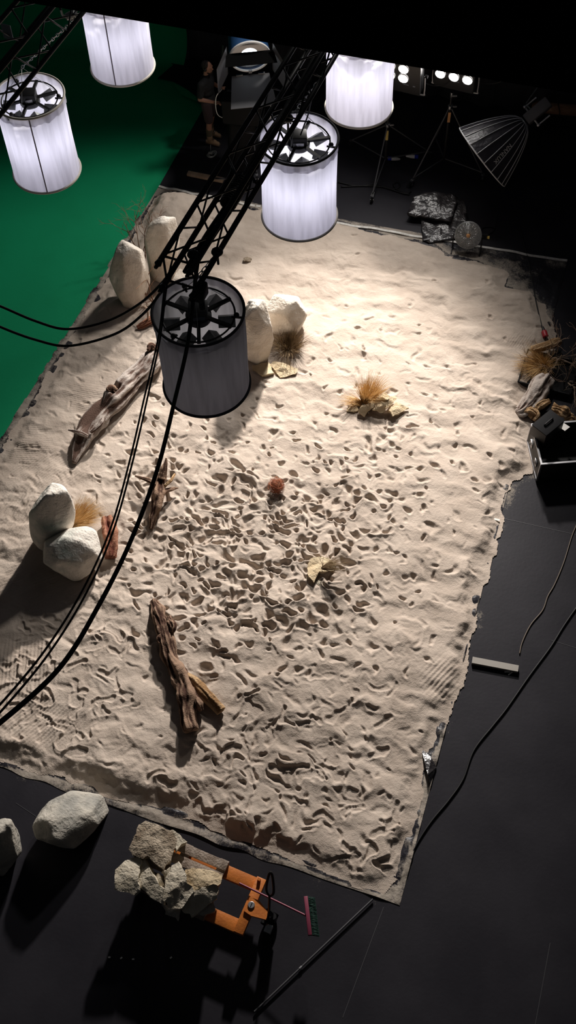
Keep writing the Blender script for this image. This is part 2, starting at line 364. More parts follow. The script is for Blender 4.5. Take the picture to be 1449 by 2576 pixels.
# rake marks on the left side
U = (P - A) @ eu; Vv = (P - A) @ ev
for (cx, cy, rx, ry, ang, wl, am) in ((80, 1330, 120, 90, .2, .05, .006), (110, 1190, 110, 60, .55, .045, .006), (60, 1120, 70, 60, 1.3, .04, .005), (120, 1480, 110, 70, .9, .05, .005), (90, 1820, 120, 70, .5, .05, .006), (60, 1690, 90, 80, -.3, .055, .005),
                                      (215, 1010, 60, 60, 1.1, .04, .004), (1310, 870, 40, 20, .3, .04, .005), (1120, 1720, 60, 60, .5, .06, .006)):
    ph = (U * math.cos(ang) + Vv * math.sin(ang)) / wl * 2 * PI + 1.2 * fnoise(sh, 40, int(cx))
    h += am * np.sin(ph) * np.clip(blob(cx, cy, rx, ry) * 1.6 - .3, 0, 1)
# soft rollovers
h = h * sm(edge, -.04, .34) + .012
keep = edge > .0
P2 = P.copy(); P2[..., 2] = np.maximum(h, .012)
HS = P2[..., 2]
sand = gridmesh('sand', P2, MT['sand'], keep)
tag(sand, 'wide bed of pale beige sand trodden with footprints and rake marks', 'sand', kind='stuff')
def sz(x, y):
    u = ((x - A[0]) * eu[0] + (y - A[1]) * eu[1]); v = ((x - A[0]) * ev[0] + (y - A[1]) * ev[1])
    i = int(round((v - vs[0]) / ST)); j = int(round((u - us[0]) / ST))
    if 0 <= i < sh[0] and 0 <= j < sh[1] and keep[i, j]: return float(HS[i, j])
    return 0.0
def S(px_, py_, dz=0.):                             # a point of the sand (or floor) seen at a pixel
    z = .05
    for _ in range(3):
        p = G(px_, py_, z); z = sz(p[0], p[1])
    return G(px_, py_, z + dz)

# ------------------------------------------------------------------ floor, tarpaulin, green screen, drape
_, _, PF = grid(-16, 22, -16, 20, .12)
sdF = poly_sdf(PF, SPOLY)
rough_ = fnoise(PF.shape[:2], 4, 33)
dustF = np.where(sdF < 0, .42 * np.exp(sdF / .35) + .05 + .06 * rough_, .4)
fl = gridmesh('floor', PF, MT['floor'], None, {'dust': dustF}); fl['kind'] = 'structure'
# seams between the floor panels: shallow strips of tape
sheet = MB()
TQ = [G(396, 468), G(1428, 655), G(1005, 2280), G(-421, 1785)]
tt, ss_ = np.meshgrid(np.linspace(0, 1, 420), np.linspace(0, 1, 300), indexing='ij')
PT = ((1 - ss_) * (1 - tt))[..., None] * TQ[0] + (ss_ * (1 - tt))[..., None] * TQ[1] + (ss_ * tt)[..., None] * TQ[2] + ((1 - ss_) * tt)[..., None] * TQ[3]
wb = .018 * np.sin(ss_ * 40 + 3 * np.sin(ss_ * 17)) * sm(tt, .97, 1.0) + .016 * np.sin(tt * 31 + 2 * np.sin(tt * 50)) * 0
PT = PT + wb[..., None] * ev
sdT = poly_sdf(PT, TQ); sS = poly_sdf(PT, SPOLY)
PT[..., 2] = .006 + .012 * np.clip(fnoise(PT.shape[:2], (2, 5), 41), 0, 3) * (sS < .1) + .007 * sm(-np.abs(sdT - .06), -.07, 0)
dT = np.where(sS < 0, .42 * np.exp(sS / .25) + .36 + .10 * fnoise(sS.shape, 9, 77), .45)
tarp = gridmesh('tarpaulin', PT, MT['tarp'], (sS < .15), {'dust': dT})
tag(tarp, 'black plastic sheet spread under the sand with its dusty edges showing', 'tarpaulin')
ORG['tarpaulin'] = V(0, 0, 0)
for nm, a, b, w0 in (('edge_strip', G(400, 471), G(655, 523), .05), ('edge_strip', G(845, 562), G(1426, 659), .05)):
    mb = MB(); pts = [a + (b - a) * t + V(0, 0, .03) for t in np.linspace(0, 1, 40)]
    q = ev * w0 / 2; v = []; f = []
    for i, p in enumerate(pts):
        wz = .006 * math.sin(i * 1.3); p = p + ev * .012 * math.sin(i * .6)
        v += [p - q + V(0, 0, wz), p + q + V(0, 0, wz), p + q + V(0, 0, wz - .012), p - q + V(0, 0, wz - .012)]
    for i in range(len(pts) - 1):
        o = i * 4; f += [(o, o + 1, o + 5, o + 4), (o + 1, o + 2, o + 6, o + 5), (o + 2, o + 3, o + 7, o + 6), (o + 3, o, o + 4, o + 7)]
    mb.add(v, f); part(nm, mb, MT['wtape'], tarp, 'white strip along the far edge of the sheet')
# back wall drape
W0, W1 = G(478, 143), G(1449, 302); wd = (W1 - W0) / np.linalg.norm(W1 - W0); wn = V(wd[1], -wd[0], 0)
mb = MB(); v = []; f = []; n = 160
for i in range(n + 1):
    p = W0 + wd * (14 * i / n) + wn * (.05 * math.sin(i * .9) + .03 * math.sin(i * .37))
    v += [p, p + V(0, 0, 4.2), p - wn * .06 + V(0, 0, 4.2), p - wn * .06]
for i in range(n):
    o = i * 4
    for k in range(4): f.append((o + k, o + 4 + k, o + 4 + (k + 1) % 4, o + (k + 1) % 4))
mb.add(v, f); o = mb.build('wall_back', MT['drape'], base=W0); o['kind'] = 'structure'
# green screen: floor cloth that sweeps up into a wall
gp = [(-420, 1790), (-8, 1120), (0, 1108), (100, 948), (200, 788), (300, 630), (400, 468), (518, 262), (470, 222), (440, 205), (398, 196), (418, 178), (436, 162), (396, 133)]
gl = [G(*p, .012) for p in gp]
wl = [W0 - wd * t for t in (.9, 4, 8, 12)]
mb = MB(); bm = bmesh.new()
ring = [bm.verts.new(p) for p in gl + [p + V(0, 0, .012) for p in wl] + [wl[-1] + wn * 16 + V(0, 0, .012)]]
fc = bm.faces.new(ring); bmesh.ops.triangulate(bm, faces=[fc]); bm.verts.index_update()
mb.add([np.array(q.co) for q in bm.verts], [tuple(x.index for x in q.verts) for q in bm.faces]); bm.free()
gs = thing('green_screen', 'big chroma green backdrop cloth covering the floor left of the sand', 'backdrop', gl[6])
part('ground_cloth', mb, MT['green'], gs)
mb = MB(); prof = [(.0, .0)] + [(.5 * math.sin(t) , .5 * (1 - math.cos(t))) for t in np.linspace(.2, PI / 2, 7)] + [(.5, 5)]
v = []; f = []
ends = [W0 - wd * .02, W0 - wd * 12]
for e in ends:
    for (a, b) in prof: v.append(e + wn * (.5 - a) * 1 + V(0, 0, .014 + b))
k = len(prof)
f = [(i, i + 1, k + i + 1, k + i) for i in range(k - 1)]
mb.add(v, f); part('wall_cloth', mb, MT['green'], gs)
mb = MB(); q = [(432, 205), (470, 225), (520, 262), (502, 258), (455, 238)]
mb.add([G(x, y, .05 + .05 * (i % 2)) for i, (x, y) in enumerate(q)] + [G(x, y, .016) for x, y in q], [(4, 3, 2, 1, 0), (5, 6, 7, 8, 9)] + [(i, (i + 1) % 5, 5 + (i + 1) % 5, 5 + i) for i in range(5)])
part('folded_corner', mb, MT['green'], gs)
# black cloth lying over the back corner of the green
mb = MB(); q = [(393, 136), (440, 143), (500, 153), (560, 166), (545, 250), (518, 262), (470, 223), (440, 206), (396, 197), (418, 178), (436, 163)]
n = len(q)
mb.add([G(x, y, .04) for x, y in q] + [G(x, y, .02) for x, y in q], [tuple(range(n))[::-1], tuple(range(n, 2 * n))] + [(i, (i + 1) % n, n + (i + 1) % n, n + i) for i in range(n)])
tag(mb.build('black_cloth', MT['blackm'], smooth=False), 'black cloth lying over the back corner of the green backdrop behind the man', 'cloth')

# black border cloth hanging in front of the top of the view
a, b = G(100, -3, 11.5), G(1700, 262, 11.5)
mb = MB(); v = []; f = []; n = 60; nn = np.cross((b - a) / np.linalg.norm(b - a), V(0, 0, 1))
for i in range(n + 1):
    p = a + (b - a) * (-.6 + 2.0 * i / n)
    v += [p, p + V(0, 0, 4), p + nn * .05 + V(0, 0, 4), p + nn * .05]
for i in range(n):
    o = i * 4
    for k in range(4): f.append((o + k, o + 4 + k, o + 4 + (k + 1) % 4, o + (k + 1) % 4))
mb.add(v, f)
tag(mb.build('border_curtain', MT['border'], smooth=False), 'black border curtain cutting slantwise across the top of the view', 'curtain')

exec_later = []
# ------------------------------------------------------------------ rocks
def ico(n):
    bm = bmesh.new(); bmesh.ops.create_icosphere(bm, subdivisions=n, radius=1); bm.verts.index_update()
    v = np.array([q.co[:] for q in bm.verts]); f = [tuple(x.index for x in q.verts) for q in bm.faces]; bm.free(); return v, f
ICO5 = ico(5)
def boulder(label, cx, cy, w, hh, m, seed, lean=0., bf=.85, planes=17, grp='sculpted boulders', sharp=42.):
    rgl = np.random.default_rng(seed)
    c = .6
    for _ in range(6):
        Pc = G(cx, cy, c * .92); k = ppm(Pc); e = math.asin(abs(ray(cx, cy)[2]))
        a = w / 2 / k; b = a * bf; q = (hh / 2 / k) ** 2 - (b * math.sin(e)) ** 2
        while q < (.25 * a) ** 2: b *= .93; q = (hh / 2 / k) ** 2 - (b * math.sin(e)) ** 2
        c = min(math.sqrt(q) / math.cos(e), 1.25 * max(a, b) * 1.5)
    d, f = ICO5
    kk = np.arange(planes) + .5; ph_ = np.arccos(1 - 2 * kk / planes); th_ = PI * (1 + 5 ** .5) * kk + rgl.uniform(0, 6)
    N = np.stack([np.cos(th_) * np.sin(ph_), np.sin(th_) * np.sin(ph_), np.cos(ph_)], 1) + rgl.normal(0, .2, (planes, 3)); N /= np.linalg.norm(N, axis=1)[:, None]
    N = np.concatenate([N, [[0, 0, 1], [0, -.7, .7], [0, 0, -1]]]); N /= np.linalg.norm(N, axis=1)[:, None]
    dist = np.concatenate([rgl.uniform(.80, .98, planes), [.9, .9, .8]])
    dots = np.clip(d @ N.T, .02, None) / dist
    r = 1 / (np.sum(dots ** sharp, 1) ** (1 / sharp))
    r = np.minimum(r, 1.12) * .85 + .15
    nz = np.array([mn.fractal(Vector(p * 2.2 + seed), .9, 2.1, 5) for p in d])
    nz2 = np.array([mn.ridged_multi_fractal(Vector(p * 1.6 + seed * 1.7), 1.0, 2.0, 4, 1.0, 2.0) for p in d])
    r = r * (1 + .024 * nz + .012 * nz2)
    v = d * r[:, None]
    ext = np.array([(v[:, 0].max() - v[:, 0].min()) / 2, (v[:, 1].max() - v[:, 1].min()) / 2, (v[:, 2].max() - v[:, 2].min()) / 2])
    u = v / ext
    yaw = math.atan2(Pc[0], Pc[1]); R = np.array(Matrix.Rotation(-yaw, 3, 'Z') @ Matrix.Rotation(math.radians(lean), 3, 'Y'))
    ox = oy = 0.
    for _ in range(7):
        Pc = G(cx + ox, cy + oy, c * .9); gz = sz(Pc[0], Pc[1]); Pc = G(cx + ox, cy + oy, c * .9 + gz * .5)
        v = (u * np.array([a, b, c])) @ R.T + Pc
        vis = v[v[:, 2] > gz]; vv = vis - CAM; ww = vv @ FW; X_ = W / 2 + F * (vv @ RT) / ww; Y_ = H / 2 - F * (vv @ UP) / ww
        fw_, fh_ = w / (X_.max() - X_.min()), hh / (Y_.max() - Y_.min())
        a *= fw_; c = max(c * fh_ ** 1.3, .5 * a); bf *= 1.0 if c > .5 * a else fh_; b = bf * a
        ox += cx - (X_.max() + X_.min()) / 2; oy += cy - (Y_.max() + Y_.min()) / 2
    mb = MB().add(v, f)
    o = mb.build('boulder', m, base=V(Pc[0], Pc[1], max(gz - .02, 0)), angle=None)
    return tag(o, label, 'boulder', grp), Pc, (a, b, c)
boulder('tall cream boulder standing beside the green screen edge, left of its taller twin', 326, 690, 104, 174, MT['rock'], 3, 6)
boulder('tall cream boulder half hidden behind the lower end of the truss', 408, 627, 88, 168, MT['rock'], 14, 8)
boulder('upright cream boulder peeking out right of the unlit grey lantern', 642, 834, 92, 164, MT['rock'], 25, 0)
boulder('squat cream boulder with flat pale top above the brown dry shrub', 719, 793, 108, 106, MT['rock'], 36, 0)
boulder('tall pale boulder standing left of the golden grass tuft', 131, 1300, 118, 172, MT['rockg'], 48, 11)
boulder('rounded pale boulder lying in front of the golden grass tuft', 183, 1393, 150, 138, MT['rockg'], 58, 12)
boulder('large grey boulder on the black floor near the pallet of stones', 177, 2062, 192, 146, MT['rockd'], 71, 22, bf=.75)
boulder('grey boulder on the black floor cut off by the left edge of the photo', 4, 2131, 102, 146, MT['rockd'], 70, 14)

def slab(label, pts, z, thick, m, seed, tilt=(0, 0), name='stone', cat='stone', grp=None, rug=.012, base=None, crease=16):
    """a split stone: outline at height z, own thickness, hacked edges and an uneven top"""
    rgl = np.random.default_rng(seed)
    cx = sum(p[0] for p in pts) / len(pts); cy = sum(p[1] for p in pts) / len(pts)
    P0 = G(cx, cy, z); n = V(tilt[0], tilt[1], 1); n /= np.linalg.norm(n)
    out = [Gp(x, y, P0, n) for x, y in pts]
    fine = []
    for i in range(len(out)):
        a, b = out[i], out[(i + 1) % len(out)]
        for k in range(3):
            q = a + (b - a) * k / 3
            if k: q = q + rgl.normal(0, .009, 3)
            fine.append(q)
    c = sum(fine) / len(fine); k = len(fine)
    fp = [(rgl.normal(0, .17, 3), rgl.uniform(.0, .012)) for _ in range(5)]
    bm = bmesh.new()
    tv_ = [bm.verts.new(q - n * float((q - c) @ n)) for q in fine]
    bv_ = [bm.verts.new(c + (q - c - n * float((q - c) @ n)) * .94 - n * thick) for q in fine]
    bm.faces.new(tv_); bm.faces.new(bv_[::-1])
    for i in range(k): bm.faces.new((tv_[i], bv_[i], bv_[(i + 1) % k], tv_[(i + 1) % k]))
    t1 = np.cross(n, V(1, .3, 0)); t1 /= np.linalg.norm(t1); t2 = np.cross(n, t1)
    size = max(np.linalg.norm(q - c) for q in fine); stp = max(size / 7, .022)
    for ax_ in (t1, t2, n):
        lim = size if ax_ is not n else thick
        x_ = -lim + stp * .5
        while x_ < lim:
            dd = ax_ + rgl.normal(0, .16, 3); bmesh.ops.bisect_plane(bm, geom=bm.verts[:] + bm.edges[:] + bm.faces[:], plane_co=c + ax_ * x_, plane_no=dd / np.linalg.norm(dd)); x_ += stp * rgl.uniform(.7, 1.3)
    bmesh.ops.triangulate(bm, faces=bm.faces[:], quad_method='SHORT_EDGE')
    for w2 in bm.verts:
        q = np.array(w2.co); dn = float((q - c) @ n); wt = max(0., 1 + dn / max(thick, .001))
        hgt_ = max(min(float((q - c) @ g) + d0 for g, d0 in fp), -thick * .45) * wt
        nn2 = mn.noise(Vector(q * 9 + seed)) * rug * 1.0 + mn.noise(Vector(q * 24 + seed)) * rug * .45
        q = q + n * (hgt_ + nn2 * wt)
        if dn < -1e-4: q = q + (t1 * mn.noise(Vector(q * 14 + 3)) + t2 * mn.noise(Vector(q * 14 + 9))) * .022
        w2.co = q
    bmesh.ops.recalc_face_normals(bm, faces=bm.faces[:]); bm.verts.index_update()
    v = [np.array(w2.co) for w2 in bm.verts]; f = [tuple(x.index for x in w2.verts) for w2 in bm.faces]; bm.free()
    mb = MB().add(v, f)
    o = mb.build(name, m, base=V(c[0], c[1], base if base is not None else float(np.min(np.array(v)[:, 2]))), smooth=True, angle=crease)
    return tag(o, label, cat, grp)
def cr(off, s, pts): return [(off[0] + x / s, off[1] + y / s) for x, y in pts]
g1 = 'flat stones laid on the sand'
q = lambda pts: cr((780, 880), 4.528, pts)
def zs(pts): 
    cx = sum(p[0] for p in pts) / len(pts); cy = sum(p[1] for p in pts) / len(pts); return S(cx, cy)[2]
for i, (pts, dz, th, tl, lb) in enumerate((
    (q([(545, 680), (600, 625), (740, 580), (785, 605), (690, 670), (620, 760)]), .13, .1, (.1, -.5), 'light sandstone in front of the golden grass, leftmost of its cluster'),
    (q([(710, 680), (760, 560), (880, 550), (875, 670), (850, 705)]), .15, .12, (0, -.6), 'brown shaded sandstone standing in the middle of the golden grass cluster'),
    (q([(765, 520), (850, 485), (905, 505), (885, 555), (790, 540)]), .24, .06, (0, .1), 'small pale flat stone topmost of the golden grass cluster'),
    (q([(880, 660), (882, 550), (940, 525), (995, 540), (905, 640)]), .17, .09, (.5, -.1), 'upright wedge stone between the flat stones by the golden grass'),
    (q([(895, 690), (980, 580), (1130, 650), (1040, 705), (940, 755)]), .11, .07, (.1, -.25), 'pale flat stone at the right end of the golden grass cluster'),
    (q([(415, 690), (445, 635), (550, 640), (540, 690)]), .04, .05, (0, 0), 'small pale stone half buried left of the golden grass'))):
    slab(lb, pts, zs(pts) + dz, th, MT['slabw'], 200 + i, tl, grp='stones round the golden grass', rug=.006)
q = lambda pts: cr((620, 1160), 4.83, pts)
p_ = q([(815, 1155), (935, 1150), (1095, 1225), (1060, 1330), (885, 1340), (820, 1480), (740, 1370), (745, 1245)])
slab('broken pale flagstone with layered top lying on the open sand', p_, zs(p_) + .13, .08, MT['slabw'], 211, (.05, -.15), grp=g1, rug=.008)
p_ = q([(700, 1450), (740, 1395), (830, 1460), (890, 1450), (1015, 1480), (960, 1550), (870, 1630)])
slab('grey brown flagstone tucked under the front of the broken pale flagstone', p_, zs(p_) + .06, .06, MT['slab'], 212, (0, -.15), grp=g1, rug=.006)
q = lambda pts: cr((240, 520), 2.498, pts)
p_ = q([(985, 990), (1090, 972), (1122, 1040), (1050, 1057), (990, 1022)])
slab('flat brown stone in the shadow of the grey lantern, left of a pair', p_, zs(p_) + .07, .07, MT['slabw'], 213, (0, -.1), grp=g1, rug=.006)
p_ = q([(1095, 985), (1120, 962), (1272, 1012), (1262, 1040), (1160, 1067)])
slab('flat pointed brown stone below the dry shrub, right of a pair', p_, zs(p_) + .09, .08, MT['slabw'], 214, (0, -.15), grp=g1, rug=.006)
p_ = [(612, 648), (620, 644), (632, 648), (630, 655), (614, 656)]
slab('tiny brown stone alone on the sand below the lit lantern', p_, zs(p_) + .07, .07, MT['slabb'], 215, (0, -.4), grp=g1, rug=.004)
p_ = [(430, 700), (452, 672), (470, 690), (462, 712), (440, 722)]
slab('pale stone peeking out behind the lower end of the truss', p_, zs(p_) + .15, .15, MT['rock'], 216, (0, -.3), grp=g1, rug=.006)

# ------------------------------------------------------------------ driftwood
def log_mb(spec, seed, n=64, rows=110, ridge=.10, lump=.12, dents=()):
    m = rows
    pts = np.array(spline([p[:3] for p in spec], 16)); rr = np.array(spline([V(p[3], 0, 0) for p in spec], 16))[:, 0]
    L = np.concatenate([[0], np.cumsum(np.linalg.norm(np.diff(pts, axis=0), axis=1))]); s = np.linspace(0, L[-1], m)
    pts = np.stack([np.interp(s, L, pts[:, i]) for i in range(3)], 1); rr = np.interp(s, L, rr)
    nz = fnoise((m * 2, n), (13, 1.3), seed)[:m]; nl = fnoise((m * 2, n), (6, n / 8), seed + 1)[:m]; nf = fnoise((m * 2, n), (2.2, .8), seed + 2)[:m]
    T = np.gradient(pts, axis=0); T /= np.linalg.norm(T, axis=1)[:, None]
    v = []; gr_ = []
    for i in range(m):
        x = np.cross(T[i], V(0, 0, 1)); x /= np.linalg.norm(x) + 1e-9; y = np.cross(x, T[i])
        for k in range(n):
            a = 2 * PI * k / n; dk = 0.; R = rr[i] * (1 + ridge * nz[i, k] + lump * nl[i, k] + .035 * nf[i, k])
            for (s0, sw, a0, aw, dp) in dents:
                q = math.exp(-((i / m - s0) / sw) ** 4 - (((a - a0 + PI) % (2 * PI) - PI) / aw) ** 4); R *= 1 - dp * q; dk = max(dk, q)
            v.append(pts[i] + R * (math.cos(a) * x + math.sin(a) * y)); gr_.append(.46 + .24 * nz[i, k] + .14 * nf[i, k] + .08 * nl[i, k] - .55 * dk)  # fibre tone, plus the shade inside hollows put into the colour
    f = [(i * n + k, i * n + (k + 1) % n, (i + 1) * n + (k + 1) % n, (i + 1) * n + k) for i in range(m - 1) for k in range(n)]
    c0 = len(v); v += [pts[0] + T[0] * rr[0] * -.15, pts[-1] + T[-1] * rr[-1] * .15]
    f += [(c0, (k + 1) % n, k) for k in range(n)] + [(c0 + 1, (m - 1) * n + k, (m - 1) * n + (k + 1) % n) for k in range(n)]
    mb = MB().add(v, f); mb.grain = gr_ + [.4, .4]; return mb
def lg(spec, dz=0.):                                 # (px, py, height above the sand, radius)
    out = []
    for (x, y, z, r) in spec:
        p = S(x, y); p = G(x, y, p[2] + z + dz); out.append((p[0], p[1], p[2], r))
    return out
def wood(label, spec, seed, m, branches=(), group='driftwood pieces', name='driftwood_log', cat='driftwood', **kw):
    s0 = lg(spec); c = np.mean([p[:3] for p in s0], axis=0)
    t = thing(name, label, cat, V(c[0], c[1], sz(c[0], c[1])), group)
    part('trunk', log_mb(s0, seed, **kw), m, t, angle=None)
    for i, (bs, bm_) in enumerate(branches):
        part('branch', log_mb(lg(bs), seed + 10 + i * 3, n=44, rows=50), bm_ or m, t, angle=None)
    return t
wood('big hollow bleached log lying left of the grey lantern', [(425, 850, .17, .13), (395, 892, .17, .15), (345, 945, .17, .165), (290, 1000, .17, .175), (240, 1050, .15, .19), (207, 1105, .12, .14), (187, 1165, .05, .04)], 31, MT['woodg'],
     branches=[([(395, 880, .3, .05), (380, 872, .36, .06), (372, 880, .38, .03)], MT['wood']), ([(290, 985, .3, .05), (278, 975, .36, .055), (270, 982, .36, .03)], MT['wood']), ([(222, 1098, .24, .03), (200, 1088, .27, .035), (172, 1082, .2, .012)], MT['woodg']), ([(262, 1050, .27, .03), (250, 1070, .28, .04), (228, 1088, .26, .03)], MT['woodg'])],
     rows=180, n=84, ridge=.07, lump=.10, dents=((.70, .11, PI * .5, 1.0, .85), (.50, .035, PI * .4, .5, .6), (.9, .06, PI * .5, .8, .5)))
wood('forked dark driftwood trunk with two stubs lying on the lower left sand', [(387, 1512, .06, .05), (398, 1545, .1, .09), (410, 1575, .12, .125), (417, 1612, .12, .095), (432, 1665, .12, .115), (455, 1712, .12, .13), (468, 1752, .12, .13), (470, 1800, .11, .105), (480, 1838, .08, .075)], 52, MT['wood'],
     branches=[([(468, 1700, .14, .06), (492, 1718, .1, .09), (522, 1748, .1, .09), (556, 1790, .08, .075)], MT['woodt']), ([(480, 1735, .14, .06), (497, 1765, .14, .06), (507, 1788, .12, .04)], None), ([(425, 1555, .2, .05), (436, 1575, .22, .05), (434, 1590, .2, .03)], None), ([(405, 1598, .16, .04), (400, 1608, .18, .045), (404, 1618, .16, .03)], None)], rows=190, n=72, ridge=.11, lump=.18)
wood('splintered dark stump with upright spikes right of the golden tuft', [(405, 1195, .22, .07), (400, 1230, .2, .105), (392, 1270, .15, .09), (379, 1330, .03, .03)], 63, MT['wood'],
     branches=[([(407, 1205, .25, .06), (413, 1180, .34, .05), (418, 1152, .42, .015)], None), ([(395, 1220, .24, .04), (372, 1208, .26, .035), (340, 1197, .2, .01)], None), ([(412, 1225, .22, .03), (430, 1208, .24, .025), (440, 1193, .2, .015)], MT['woodt']), ([(410, 1240, .2, .04), (425, 1232, .18, .035), (448, 1228, .1, .012)], None)], rows=110, ridge=.15)
wood('short ragged red brown log chunk right of the rounded pale boulder', [(270, 1305, .1, .07), (274, 1330, .11, .105), (280, 1360, .11, .11), (276, 1403, .06, .075)], 74, MT['woodr'], rows=90, ridge=.16)
wood('small red brown branch stub left of the unlit grey lantern', [(400, 785, .1, .05), (385, 800, .09, .06), (362, 815, .07, .05), (345, 824, .04, .03)], 85, MT['woodr'], branches=[([(372, 805, .12, .02), (371, 785, .3, .018), (365, 772, .34, .02), (355, 772, .3, .012)], MT['twigp'])], rows=60, ridge=.14)
# debris on the right
gr = 'wood pieces beside the road case'
wood('cut tan log lying across the top of the right-hand debris heap', [(1340, 880, .14, .055), (1365, 873, .16, .07), (1390, 865, .18, .075), (1408, 860, .18, .07)], 91, MT['woodt'], group=gr, rows=40, ridge=.06)
wood('grey weathered stump beneath the right-hand golden grass', [(1372, 955, .12, .13), (1352, 985, .12, .14), (1335, 1010, .1, .12), (1312, 1035, .06, .10), (1300, 1038, .05, .05)], 97, MT['woodg'], group=gr, rows=60, ridge=.15)
wood('tan branch lying between weathered stump and root bundle', [(1345, 1032, .08, .06), (1360, 1018, .14, .065), (1382, 1008, .16, .05)], 103, MT['woodt'], group=gr, rows=40)
wood('knotty orange brown wood lump in front of the weathered stump', [(1305, 1040, .04, .05), (1330, 1035, .1, .10), (1350, 1045, .1, .09), (1342, 1058, .05, .05)], 109, MT['woodt'], group=gr, rows=50, lump=.2)
wood('lumpy brown bark chunk behind the black box on the case', [(1390, 1025, .2, .08), (1410, 1030, .22, .11), (1430, 1045, .2, .08)], 115, MT['woodt'], group=gr, rows=50, lump=.2)
wood('small bark chunk at the right edge beside the black box', [(1422, 1057, .1, .06), (1436, 1052, .14, .075), (1446, 1058, .1, .06)], 121, MT['woodt'], group=gr, rows=40, lump=.2)

# ------------------------------------------------------------------ grasses and twigs
def tuft_mb(c, n, L, spread, lean, seed, r=.0034, droop=.5, base_r=.06, seg=5):
    rgl = np.random.default_rng(seed); mb = MB(); vs_, fs = [], []; o = 0
    for _ in range(n):
        a = rgl.uniform(0, 2 * PI); rad = base_r * math.sqrt(rgl.random()); b = c + V(math.cos(a) * rad, math.sin(a) * rad, 0)
        d = V(math.cos(a) * spread * rgl.random() + lean[0], math.sin(a) * spread * rgl.random() + lean[1], 1); d /= np.linalg.norm(d)
        l = L * rgl.uniform(.55, 1.1); side = np.cross(d, rgl.standard_normal(3)); side /= np.linalg.norm(side); s2 = np.cross(d, side)
        out = V(d[0], d[1], 0)
        for i in range(seg + 1):
            t = i / seg; p = b + d * l * t + out * droop * l * t * t * .6 - V(0, 0, droop * l * t ** 2.2 * .45); w = r * (1 - .85 * t)
            vs_ += [p + side * w, p - side * .5 * w + s2 * .86 * w, p - side * .5 * w - s2 * .86 * w]
        for i in range(seg):
            for k in range(3): fs.append((o + i * 3 + k, o + i * 3 + (k + 1) % 3, o + i * 3 + 3 + (k + 1) % 3, o + i * 3 + 3 + k))
        o += (seg + 1) * 3
    return mb.add(vs_, fs)
def twig_mb(base, dirs, L, r, seed, depth=3, wig=.35, mb=None, rgl=None, up=.1):
    top = mb is None; mb = mb or MB(); rgl = rgl or np.random.default_rng(seed)
    for d in dirs:
        d = np.array(d, float); d /= np.linalg.norm(d); pts = [np.array(base, float)]; n = 7; dd = d.copy()
        for i in range(n):
            dd = dd + rgl.normal(0, wig, 3) * .6 + V(0, 0, up * .3); dd /= np.linalg.norm(dd); pts.append(pts[-1] + dd * L / n)
            if pts[-1][2] < sz(pts[-1][0], pts[-1][1]) + .01: pts[-1][2] = sz(pts[-1][0], pts[-1][1]) + .012
        mb.tube(spline(pts, 3), list(np.linspace(r, r * .45, 3 * n + 1)), 5)
        if depth > 0:
            for _ in range(rgl.integers(2, 4)):
                i = rgl.integers(2, n); nd = (pts[i] - pts[i - 1]) / np.linalg.norm(pts[i] - pts[i - 1]) + rgl.normal(0, .5, 3)
                twig_mb(pts[i], [nd], L * .55, r * .55, 0, depth - 1, wig, mb, rgl, up)
    return mb
def grass(label, x, y, n, L, spread, lean, seed, m, cat='grass', name='grass_tuft', grp=None, **kw):
    p = S(x, y); t = thing(name, label, cat, p, grp)
    part('blades', tuft_mb(p - V(0, 0, .01), n, L, spread, lean, seed, **kw), m, t, angle=None)
    part('root_clump', MB().ball(p + V(0, 0, .02), (kw.get('base_r', .06) * .9, kw.get('base_r', .06) * .9, .05), 3), MT['strawd'], t)
    return t
gg = 'golden dry grass tufts'
grass('golden grass tuft growing between the two pale boulders on the left', 190, 1318, 900, .46, .7, (.55, .25), 1, MT['straw'], grp=gg, base_r=.10)
t_ = grass('golden grass tuft rising behind a cluster of flat stones mid sand', 924, 1006, 800, .50, .6, (.2, .15), 2, MT['straw'], grp=gg, base_r=.10)
part('side_tuft', tuft_mb(S(905, 1015), 130, .36, .4, (-.9, -.1), 3), MT['straw'], t_, angle=None)
grass('golden grass tuft spilling left on top of the right-hand debris heap', 1362, 925, 900, .46, 1.1, (-.5, -.15), 4, MT['straw'], grp=gg, base_r=.09)
p_ = S(727, 876)
t_ = thing('dry_shrub', 'bushy brown dry shrub in front of the squat cream boulder', 'shrub', p_)
part('stems', tuft_mb(p_, 700, .40, 1.3, (.05, .05), 5, r=.0034, droop=.3, base_r=.12), MT['strawd'], t_, angle=None)
part('flower_sprig', twig_mb(S(706, 890), [(-.3, -.3, 1), (-.6, -.2, .8), (-.1, -.5, .8)], .18, .004, 6, 1), MT['white'], t_, 'small white sprig')
p_ = S(812, 1440)
t_ = thing('dry_grass_sprig', 'thin brown grass sprig lying across the broken pale flagstone', 'grass', V(p_[0], p_[1], p_[2]))
part('stems', tuft_mb(p_ + V(0, 0, .13), 190, .44, .8, (1.2, -.2), 7, r=.0024, droop=.3, base_r=.03), MT['strawd'], t_, angle=None)
part('stalk', twig_mb(p_ + V(0, 0, .14), [(.4, .8, .3), (.9, .6, .4), (.2, .9, .5)], .22, .005, 8, 0), MT['strawd'], t_)
